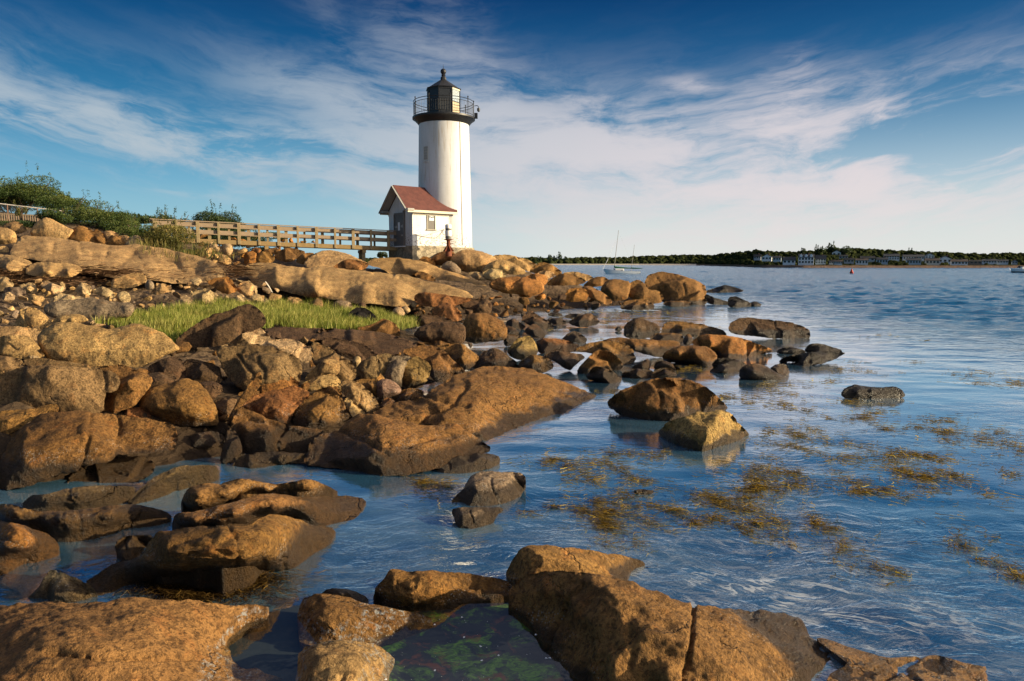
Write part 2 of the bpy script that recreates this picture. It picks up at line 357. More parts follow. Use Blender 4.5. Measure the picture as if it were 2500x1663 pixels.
def rock(code, label, tone, pts, inner='', mode='b', name='boulder', cat='rock', group=None, Y=None, T=None, lean=.95, rnd=.42, thick=.9, nz=1., cracks=(), mat=None, z0=0., smooth=1., parent=None, rough=1., hug=None):
    """one stone as a closed solid. pts 'x,y x,y ..': its outline; mode b: stands on the ground, top leaning away by `lean`;
    mode z: every point carries its height above the water in cm"""
    global ROCK_N
    if hug is None: hug = mat is not None
    ROCK_N += 1; rr = random.Random(ROCK_N*77+3); nr = np.random.default_rng(ROCK_N)
    pr = lambda s: np.array([[float(q) for q in a.split(',')] for a in s.split()])
    A = pr(pts); I = pr(inner) if inner else np.zeros((0, 3))
    ox, oy, s_ = SRC[code]
    for arr in (A, I):
        if len(arr): arr[:, 0] = ox+arr[:, 0]/s_; arr[:, 1] = oy+arr[:, 1]/s_
    if A.shape[1] == 2: A = np.concatenate([A, np.zeros((len(A), 1))], 1)
    ymax, ymin = A[:, 1].max(), A[:, 1].min(); h = max(ymax-ymin, 1.)
    if mode == 'b':
        if Y is None:
            k = A[A[:, 1] > ymax-.22*h]; Y = hit(k[:, 0].mean(), ymax, z0)
        ht = h*Y/F; Ld = (T-Y) if T is not None else lean*ht
        A[:, 2] = 1/(Y+Ld*np.clip((ymax-A[:, 1])/h, 0, 1)**1.15)
        # the lower edge of the outline follows level ground away from the nearest contact
        rzc_ = [ray(q[0], q[1])[1] for q in A]; zb_ = EYE+ray(A[:, 0].mean(), ymax)[1]*Y; il, ir = A[:, 0].argmin(), A[:, 0].argmax(); n_ = len(A)
        ch1 = [(il+k) % n_ for k in range((ir-il) % n_+1)]; ch2 = [(ir+k) % n_ for k in range((il-ir) % n_+1)]
        low = ch1 if np.mean(A[ch1, 1]) > np.mean(A[ch2, 1]) else ch2
        for k in low:
            if hug and (ymax-A[k, 1])/h < .55 and rzc_[k] < -.012:
                Yg = (zb_-.01-EYE)/rzc_[k]
                if Yg > 0: A[k, 2] = 1/min(max(1/A[k, 2], Yg), Y+Ld*1.1+.35*ht)
        if len(I): I[:, 2] = 1/(Y+Ld*I[:, 2])
    else:
        def iy(q):
            rx, rz = ray(q[0], q[1]); return rz/(q[2]/100-EYE)
        A[:, 2] = [iy(q) for q in A]
        if len(I): I[:, 2] = [iy(q) for q in I]
        Y = 1/A[:, 2].max()
    cen = A[:, :2].mean(0)
    C = chaikin(A, .2)
    if mode == 'b' and not len(I):
        n = rr.choice((2, 3, 3, 4)); poly = C[:, :2]; w_ = np.ptp(C[:, 0]); k = 0; L = []
        while len(L) < n and k < 200:
            k += 1; q = np.array([[C[:, 0].min()+w_*rr.uniform(.15, .85), ymax-h*rr.uniform(.42, .8)]])
            if inside(poly, q)[0] and edge_dist(poly, q)[0] > .14*min(w_, h):
                vf = (ymax-q[0, 1])/h; L.append([q[0, 0], q[0, 1], 1/(Y+Ld*max(-.02, (vf-.5)*rr.uniform(.5, 1.0)))])
        if L: I = np.array(L)
    # fine sampling
    size = math.sqrt(np.ptp(C[:, 0])*np.ptp(C[:, 1])); e = min(max(2.6, size/36), 6.0)
    O = []
    for i in range(len(C)):
        a, b = C[i], C[(i+1) % len(C)]; n = max(1, int(round(np.hypot(*(b-a)[:2])/e)))
        O += [a+(b-a)*(j/n) for j in range(n)]
    O = np.array(O); poly = O[:, :2]
    nrm = np.roll(poly, -1, 0)-np.roll(poly, 1, 0); nrm = np.stack([nrm[:, 1], -nrm[:, 0]], -1); nrm /= np.linalg.norm(nrm, axis=1, keepdims=True)+1e-9
    area = .5*np.sum(poly[:, 0]*np.roll(poly[:, 1], -1)-np.roll(poly[:, 0], -1)*poly[:, 1])
    if area < 0: nrm = -nrm
    wob = np.array([noise.noise(Vector((q[0]/size*5, q[1]/size*5, ROCK_N*1.7)))+.5*noise.noise(Vector((q[0]/size*14, q[1]/size*14, ROCK_N*2.7))) for q in poly])
    poly = poly+nrm*(1.2+wob[:, None]*size*.012*nz)
    gx = np.arange(poly[:, 0].min(), poly[:, 0].max(), e); gy = np.arange(poly[:, 1].min(), poly[:, 1].max(), e*.866)
    G = np.stack(np.meshgrid(gx, gy), -1); G[1::2, :, 0] += e/2; G = G.reshape(-1, 2)+nr.uniform(-.18, .18, (G.size//2, 2))*e
    G = G[inside(poly, G)]
    if len(G):
        dG = edge_dist(poly, G); G = G[dG > .55*e]; dG = dG[dG > .55*e]
    else: dG = np.zeros(0)
    allp = np.concatenate([poly, G]); no = len(poly)
    d = np.concatenate([np.zeros(no), dG]); Rm = max(d.max(), e)
    r = delaunay_2d_cdt([Vector(q) for q in allp], [], [list(range(no))], 1, 1e-5)
    if len(r[0]) != len(allp):
        m_ = [o[0] if o else -1 for o in r[3]]; back = {}
        V2 = np.array([tuple(v) for v in r[0]])
        keep = np.array([q if q >= 0 else 0 for q in m_]); allp = V2; d = d[keep]; isb = keep < no
        isb &= np.array([q >= 0 for q in m_])
    else:
        V2 = np.array([tuple(v) for v in r[0]]); m_ = [o[0] for o in r[3]]; d = d[m_]; isb = np.array(m_) < no; allp = V2
    T3 = np.array([t for t in r[2] if len(t) == 3], int)
    if not len(T3): return None
    coarse = np.concatenate([C, I]) if len(I) else C
    if mode == 'b':
        sc_ = size; cs = coarse[:, :2]/sc_; off_ = coarse[:, 2].mean()
        Kc = np.sqrt(((cs[:, None]-cs[None])**2).sum(-1)+1e-4)-.01*np.eye(len(cs)); wc_ = np.linalg.solve(Kc, coarse[:, 2]-off_); aps = allp/sc_
        iv = np.clip(np.sqrt(((aps[:, None]-cs[None])**2).sum(-1)+1e-4)@wc_+off_, coarse[:, 2].min()*.98, coarse[:, 2].max()*1.02); ivo = tin(C[:, :2], C[:, 2], allp)
    else:
        # smooth height field through the given heights
        rzc = np.array([ray(q[0], q[1])[1] for q in coarse]); zc = EYE+rzc/coarse[:, 2]; cs = coarse[:, :2]*np.array([1., 1.6])
        Kc = np.sqrt(((cs[:, None]-cs[None])**2).sum(-1)+9.)-.5*np.eye(len(cs)); wc_ = np.linalg.solve(Kc, zc-zc.mean()); aps = allp*np.array([1., 1.6])
        zi = np.sqrt(((aps[:, None]-cs[None])**2).sum(-1)+9.)@wc_+zc.mean()
        iv = np.array([ray(q[0], q[1])[1] for q in allp])/(np.minimum(zi, zc.max()*1.12+.01)-EYE); ivo = iv
    # soften the facets, outline kept
    E = np.unique(np.sort(np.concatenate([T3[:, [0,1]], T3[:, [1,2]], T3[:, [2,0]]]), 1), axis=0)
    deg_ = np.bincount(E.ravel(), minlength=len(allp))+1e-9
    its = int(min(90, max(3, ((.15 if mode == 'b' else .26)*rnd*2*Rm/e)**2*1.3*smooth)))
    for _ in range(its):
        sm = (np.bincount(E[:, 0], iv[E[:, 1]], len(allp))+np.bincount(E[:, 1], iv[E[:, 0]], len(allp)))/deg_
        iv = np.where(isb, iv, .5*iv+.5*sm)
    rxz = np.array([ray(q[0], q[1]) for q in allp])
    Yf = 1/iv; Yo = 1/ivo; m2 = Rm*Y/F                      # inradius in metres
    vf = np.clip((ymax-allp[:, 1])/h, 0, 1)
    if mode == 'b':
        rim = .34*Rm; k = 1-np.clip(d/rim, 0, 1); bul = np.sqrt(np.clip(1-k*k, 0, 1))
        Yf = Yf-rnd*.36*m2*bul*np.clip((vf-.04)/.3, 0, 1)
        # cleave the front by a few flat joints, as granite breaks
        if rnd < .65 and size > 26:
            for base_n in ((0,-.25,1), (.75,-.55,.35), (-.6,-.7,.35), (.1,-.8,.62), (-.5,-.2,.8), (.6,.1,.75)):
                if rr.random() < .2: continue
                nn_ = np.array([base_n[0]+rr.uniform(-.3,.3), base_n[1]+rr.uniform(-.25,.25), base_n[2]+rr.uniform(-.2,.2)]); nn_ /= np.linalg.norm(nn_)
                dirv = np.stack([rxz[:, 0], np.ones(len(allp)), rxz[:, 1]], -1); Pf = dirv*Yf[:, None]; Pf[:, 2] += EYE
                pj_ = Pf@nn_; lim = np.quantile(pj_, rr.uniform(.62, .86)); dn = dirv@nn_
                ex = pj_-lim; Yp = np.where(dn < -.04, Yf+ex/np.maximum(-dn, .04), Yf)
                Yf = np.where(ex > 0, np.minimum(Yp, np.maximum(Yf, Yo+.45*m2)), Yf)
        if rnd < .65 and size > 60:
            for _ in range(7):
                nn_ = np.array([rr.uniform(-.9,.9), rr.uniform(-1,-.1), rr.uniform(-.1,1.)]); nn_ /= np.linalg.norm(nn_)
                dirv = np.stack([rxz[:, 0], np.ones(len(allp)), rxz[:, 1]], -1); Pf = dirv*Yf[:, None]; Pf[:, 2] += EYE
                pj_ = Pf@nn_; lim = np.quantile(pj_, rr.uniform(.88, .965)); dn = dirv@nn_; ex = pj_-lim
                Yf = np.where((ex > 0) & (dn < -.1), np.minimum(Yf+ex/np.maximum(-dn, .1), np.maximum(Yf, Yo+.45*m2)), Yf)
        k2 = 1-np.clip(d/Rm, 0, 1); Yb = np.maximum(Yo, Yf)+thick*m2*1.3*np.sqrt(np.clip(1-k2*k2, 0, 1))+.02*m2
    if mode == 'z' and rnd < .65 and size > 60:
        for base_n in ((0,-.2,1), (.7,-.5,.5), (.1,-.75,.66), (-.45,-.3,.8)):
            nn_ = np.array([base_n[0]+rr.uniform(-.2,.2), base_n[1]+rr.uniform(-.2,.2), base_n[2]]); nn_ /= np.linalg.norm(nn_)
            dirv = np.stack([rxz[:, 0], np.ones(len(allp)), rxz[:, 1]], -1); Pf = dirv*Yf[:, None]; Pf[:, 2] += EYE
            pj_ = Pf@nn_; lim = np.quantile(pj_, rr.uniform(.80, .93)); dn = dirv@nn_; ex = pj_-lim
            Yf = np.where((ex > 0) & (dn < -.04), np.minimum(Yf+ex/np.maximum(-dn, .04), Yf+.3*m2), Yf)
    Vf = np.stack([rxz[:, 0]*Yf, Yf, EYE+rxz[:, 1]*Yf], -1)
    if mode == 'b': Vb = np.stack([rxz[:, 0]*Yb, Yb, EYE+rxz[:, 1]*Yb], -1)
    else: Vb = Vf.copy(); Vb[:, 2] = np.minimum(-.55, Vf[:, 2]-.3)
    # join front and back
    n = len(allp)
    if mode == 'b':
        idx = np.where(isb, np.arange(n), 0); inn = np.where(~isb)[0]; idx[inn] = n+np.arange(len(inn))
        V = np.concatenate([Vf, Vb[inn]]); Fb = idx[T3][:, ::-1]; Fa = [T3, Fb]
    else:
        # boundary edges get a skirt
        ed = np.sort(np.concatenate([T3[:, [0,1]], T3[:, [1,2]], T3[:, [2,0]]]), 1)
        u, ct = np.unique(ed, axis=0, return_counts=True); be = u[ct == 1]
        V = np.concatenate([Vf, Vb]); Fa = [T3, T3[:, ::-1]+n, np.concatenate([np.stack([be[:, 0], be[:, 1], be[:, 1]+n], 1), np.stack([be[:, 0], be[:, 1]+n, be[:, 0]+n], 1)])]
    # normals of the front for displacement
    fa = np.concatenate([Fa[0], Fa[1]]) if mode == 'b' else Fa[0]
    fn = np.cross(V[fa[:, 1]]-V[fa[:, 0]], V[fa[:, 2]]-V[fa[:, 0]])
    vn = np.stack([sum(np.bincount(fa[:, j], fn[:, c], len(V)) for j in range(3)) for c in range(3)], -1)
    vn /= np.linalg.norm(vn, axis=1, keepdims=True)+1e-12
    if ((V[:n].mean(0)-np.array([0,0,EYE]))@vn[:n].mean(0)) > 0: vn = -vn; Fa = [f[:, ::-1] for f in Fa]
    sd = ROCK_N*5.3; f1 = 1.5/max(m2, .05); dis = np.zeros(len(V)); nd = len(V) if mode == 'b' else n
    am = min(m2, .55)
    for i in range(nd):
        x, y, z = V[i]
        q = Vector((x*f1+sd, y*f1, z*f1)); 
        c1 = noise.noise(q); c2 = 1-abs(noise.noise(q*2.3))*2; c3 = noise.fractal(Vector((x*7+sd, y*7, z*7)), .9, 2.1, 4)
        dis[i] = am*(.022*c1+.008*c2)+(.010 if mode == 'b' else .012)*rough*min(1, am*3)*c3*2
    dis *= nz
    if not len(cracks) and size > 75 and rnd < .75:
        cracks = []
        for _ in range(rr.choice((1, 1, 2)) if size < 220 else 2):
            a0 = rr.uniform(0, math.pi); cx_, cy_ = allp[:, 0].min()+np.ptp(allp[:, 0])*rr.uniform(.25, .75), allp[:, 1].min()+h*rr.uniform(.3, .7); L_ = size*rr.uniform(.35, .7)
            cracks.append(' '.join('%g,%g' % ((cx_+math.cos(a0)*L_*u+rr.uniform(-.05,.05)*size-ox)*s_, (cy_+math.sin(a0)*L_*u*.7+rr.uniform(-.05,.05)*size-oy)*s_) for u in (-.6, -.2, .2, .6)))
    for cr in cracks:
        ca = pr(cr); ca[:, 0] = ox+ca[:, 0]/s_; ca[:, 1] = oy+ca[:, 1]/s_
        dd = np.full(n, 1e9)
        jit = np.array([[noise.noise(Vector((q[0]*.04, q[1]*.04, 3.))), noise.noise(Vector((q[0]*.04, q[1]*.04, 9.)))] for q in allp])*5
        pj = allp+jit
        for i in range(len(ca)-1):
            a, b = ca[i], ca[i+1]; ab = b-a; tt = np.clip(((pj-a)@ab)/(ab@ab), 0, 1); dd = np.minimum(dd, np.linalg.norm(a+tt[:, None]*ab-pj, axis=1))
        dis[:n] -= np.exp(-(dd/(e*.75))**2)*.055*min(1, m2*2)
    V = V+vn*dis[:, None]
    og = np.array([V[:, 0].mean(), V[:, 1].mean(), V[:, 2].min()])
    o = mesh_np(name, V, Fa, mat or GRANITE, parent, og)
    try: o.data.set_sharp_from_angle(angle=R(75))
    except Exception: pass
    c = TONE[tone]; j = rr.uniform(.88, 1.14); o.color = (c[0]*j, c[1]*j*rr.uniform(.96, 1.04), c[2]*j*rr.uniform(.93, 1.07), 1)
    if parent is None: tag(o, label, cat, group)
    return o
# ------------------------------------------------------------------ ground sheet
def grid_mesh(name, xs, ys, zf, mat):
    X, Yg = np.meshgrid(xs, ys); Z = zf(X, Yg); V = np.stack([X, Yg, Z], -1).reshape(-1, 3); nx, ny = len(xs), len(ys)
    i = np.arange(nx-1)[None]+np.arange(ny-1)[:, None]*nx
    Fq = np.stack([i, i+1, i+1+nx, i+nx], -1).reshape(-1, 4)
    return mesh_np(name, V, [Fq], mat)
gm, t, b = material('shore_ground'); b.inputs['Specular IOR Level'].default_value = .1
g = t.new('ShaderNodeNewGeometry').outputs['Position']; gx_, gy_, gz_ = t.xyz(g)
n1_ = t.noise(g, 1.2, 6, .65); n2_ = t.noise(g, 14., 6, .7); v1_ = t.voro(g, 7.)
c = t.mix(t.ss(n1_, .35, .65), (.085,.058,.036), (.20,.135,.08)); c = t.mix(t.ss(n2_, .5, .65, 0, .7), c, (.03,.024,.018))
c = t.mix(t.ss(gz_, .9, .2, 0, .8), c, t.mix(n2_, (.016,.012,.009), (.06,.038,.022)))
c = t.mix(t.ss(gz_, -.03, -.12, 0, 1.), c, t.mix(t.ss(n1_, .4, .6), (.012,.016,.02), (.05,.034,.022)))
t.put(b.inputs['Base Color'], c); b.inputs['Roughness'].default_value = .8
t.put(b.inputs['Normal'], t.bump(t.m('ADD', t.m('MULTIPLY', v1_, 1.2), n2_), .9, .06))
def groundz(X, Y):
    Z = zt(X, Y)
    nn = np.array([noise.noise(Vector((x*.9, y*.9, 1.)))*.09+noise.noise(Vector((x*2.6, y*2.6, 4.)))*.05 for x, y in zip(X.ravel(), Y.ravel())]).reshape(X.shape)
    nn = nn+np.array([(.5-noise.voronoi(Vector((x*1.25+noise.noise(Vector((x, y, 0)))*.4, y*1.25, 0)))[0][0])*.26+(.4-noise.voronoi(Vector((x*3.3, y*3.3, 5.)))[0][0])*.10 if y < 50 and -34 < x < 14 else 0. for x, y in zip(X.ravel(), Y.ravel())]).reshape(X.shape)
    far = np.clip((np.hypot(X+10, Y-35)-55)/40, 0, 1)
    Z = Z-np.clip((Y-8)/14, 0, 1)*.28-np.clip((Y-20)/12, 0, 1)*.5
    return Z*(1-far)-3*far+nn*np.clip(Z*2+.6, .3, 1)
xs = np.concatenate([np.linspace(-3000,-90,6), np.linspace(-80,-34,24), np.arange(-33,-14,.3), np.arange(-14,8,.15), np.arange(8.1,16,.3), np.linspace(17,70,20), np.linspace(90,3000,6)])
ys = np.concatenate([np.linspace(-40,0,6), np.geomspace(1.,60,300), np.linspace(61,110,24), np.geomspace(125,3600,10)])
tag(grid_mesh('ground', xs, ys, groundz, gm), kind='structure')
# ------------------------------------------------------------------ water
wm, t, b = material('sea_water'); t.n.remove(b)
geo = t.new('ShaderNodeNewGeometry'); p = geo.outputs['Position']; x, y, z = t.xyz(p)
dist = t.m('SQRT', t.m('ADD', t.m('MULTIPLY', x, x), t.m('MULTIPLY', y, y)))
# wind chop grows away from the sheltered cove
open_ = t.m('MAXIMUM', t.ss(y, 22., 60.), t.m('MULTIPLY', t.ss(x, 6., 22.), t.ss(y, 8., 26., .15, 1.)))
uv1 = t.v('MULTIPLY', p, (1., 1.7, 1.))
chop = t.m('ADD', t.m('MULTIPLY', t.noise(uv1, .55, 3, .6, .8), 1.), t.m('MULTIPLY', t.noise(uv1, 1.9, 5, .6, .5), .38))
ripw = t.v('ADD', p, t.scale(t.noise(p, .7, 3, .5, col=True), .9))
rip = t.m('ADD', t.noise(t.v('MULTIPLY', ripw, (1., 2.1, 1.)), 3.4, 4, .55, .7), t.m('MULTIPLY', t.noise(t.v('MULTIPLY', ripw, (1.3, 2.4, 1.)), 11., 3, .55, .4), .24))
swirl = t.m('MULTIPLY', t.ss(t.noise(p, .5, 2, .5), .42, .62), 1.)
near = t.ss(y, 7.5, 4.)
nb = t.bump(t.m('MULTIPLY', rip, t.m('ADD', t.fmix(swirl, .22, .7), t.m('MULTIPLY', near, 1.1))), .36, .028)
nb = t.bump(t.m('MULTIPLY', chop, t.m('MULTIPLY', open_, 1.)), 1., .25, nb)
fr = t.new('ShaderNodeFresnel'); fr.inputs['IOR'].default_value = 1.33; t.l.new(nb, fr.inputs['Normal'])
gl = t.new('ShaderNodeBsdfGlossy'); t.put(gl.inputs['Roughness'], t.fmix(open_, .03, .16)); t.l.new(nb, gl.inputs['Normal']); gl.inputs['Color'].default_value = (1,1,1,1)
tr = t.new('ShaderNodeBsdfTransparent'); tr.inputs['Color'].default_value = (.42,.62,.70,1)
df = t.new('ShaderNodeBsdfDiffuse'); sheen_streak = t.ss(t.noise(t.v('MULTIPLY', ripw, (.35, 1.1, 1.)), .9, 5, .6, .6), .38, .64)  # pale streaks in the body colour stand in for reflected sky
t.put(df.inputs['Color'], t.mix(open_, t.mix(sheen_streak, (.042,.155,.285), (.15,.32,.47)), (.006,.095,.22)))
deep = t.m('MAXIMUM', open_, t.m('MAXIMUM', t.ss(y, 4.5, 9., .45, .92), t.ss(x, 1.2, 4., .0, .92)))
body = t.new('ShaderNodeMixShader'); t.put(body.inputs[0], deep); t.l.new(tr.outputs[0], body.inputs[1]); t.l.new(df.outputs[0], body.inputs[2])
# foam drawn out in thin strings by the backwash near the front rocks, and whitecap flecks far out
fz = t.m('MULTIPLY', t.m('EXPONENT', t.m('MULTIPLY', t.m('ADD', t.m('POWER', t.m('DIVIDE', t.m('SUBTRACT', x, 2.1), 1.3), 2.), t.m('POWER', t.m('DIVIDE', t.m('SUBTRACT', y, 4.7), .95), 2.)), -1.)), 1.)
fw = t.v('ADD', t.comb(t.m('ADD', t.m('MULTIPLY', x, .75), t.m('MULTIPLY', y, -.5)), t.m('ADD', t.m('MULTIPLY', x, 1.5), t.m('MULTIPLY', y, 2.6)), 0.), t.scale(t.noise(p, 1.2, 4, .5, col=True), 1.5))
fl = t.m('ABSOLUTE', t.m('SUBTRACT', t.noise(fw, 2.3, 4, .55), .5))
foam = t.m('MULTIPLY', t.ss(fl, .05, .0), t.m('MULTIPLY', t.m('MULTIPLY', fz, t.ss(t.noise(p, 2.2, 3), .42, .62)), .5))
wc = t.m('MULTIPLY', t.ss(t.noise(t.v('MULTIPLY', p, (1., .6, 1.)), .9, 4, .7), .70, .74), t.m('MULTIPLY', open_, .55))
foam = t.m('MAXIMUM', foam, wc)
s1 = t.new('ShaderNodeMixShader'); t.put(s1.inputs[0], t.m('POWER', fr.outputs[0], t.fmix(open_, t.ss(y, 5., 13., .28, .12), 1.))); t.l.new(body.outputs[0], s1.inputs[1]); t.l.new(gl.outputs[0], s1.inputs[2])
fd = t.new('ShaderNodeBsdfDiffuse'); fd.inputs['Color'].default_value = (.75,.78,.8,1)
s2 = t.new('ShaderNodeMixShader'); t.put(s2.inputs[0], foam); t.l.new(s1.outputs[0], s2.inputs[1]); t.l.new(fd.outputs[0], s2.inputs[2])
t.l.new(s2.outputs[0], t.n['Material Output'].inputs['Surface'])
def waterz(X, Y):
    k = np.clip((Y-25)/60, 0, 1)*np.clip((900-Y)/600, 0, 1); a = .05+.02*np.sin(X*.2)
    q = np.array([noise.noise(Vector((x*1.1+noise.noise(Vector((x*.4, y*.4, 8)))*.8, y*2.2, 2.)))*.012*(1 if y < 14 else .0) for x, y in zip(X.ravel(), Y.ravel())]).reshape(X.shape)
    return q
def fbm(x, y, k): return noise.noise(Vector((x, y, k)))
# a fan of cells that keeps its steps even with distance, so that far waves are still real waves
pxs = np.concatenate([np.arange(-2600,-200,60), np.arange(-200,1000,7), np.arange(1000,2600,5), np.arange(2600,5200,60)])
pys = np.concatenate([[643.6,644.2,645,646], np.arange(647,664,.6), np.arange(664,780,1.1), np.arange(780,1000,2.2), np.arange(1000,1700,4.5), np.arange(1720,4200,90)])
Ys_ = np.array([EYE/-ray(1250, q)[1] for q in pys]); Vw = []
for Yw in Ys_:
    rx_ = np.array([(q-CX)/F for q in pxs])/ (CP) ; Xw = rx_*Yw*CP
    op = max(0., min(1., (Yw-20)/45))
    for xw in Xw:
        o_ = max(op, min(1., max(0., (xw-6)/16))*min(1., max(.1, (Yw-8)/20)))
        z_ = fbm(xw*1.1+fbm(xw*.4, Yw*.4, 8)*.8, Yw*2.2, 2.)*.007
        if Yw < 8: z_ += fbm(xw*3.+Yw*.8, Yw*4.5-xw*1.6, 5.)*.006*(8-Yw)/3
        if o_ > 0 and Yw < 1200: z_ += o_*(fbm(xw*.13, Yw*.50, 11.)*.11+fbm(xw*.38+3, Yw*1.3, 12.)*.15+fbm(xw*1.1, Yw*2.8, 13.)*.11)*min(1.6, .5+Yw/100)
        Vw.append((xw, Yw, z_))
nx = len(pxs); i = np.arange(nx-1)[None]+np.arange(len(pys)-1)[:, None]*nx
tag(mesh_np('water', Vw, [np.stack([i, i+nx, i+1+nx, i+1], -1).reshape(-1, 4)], wm), kind='structure')
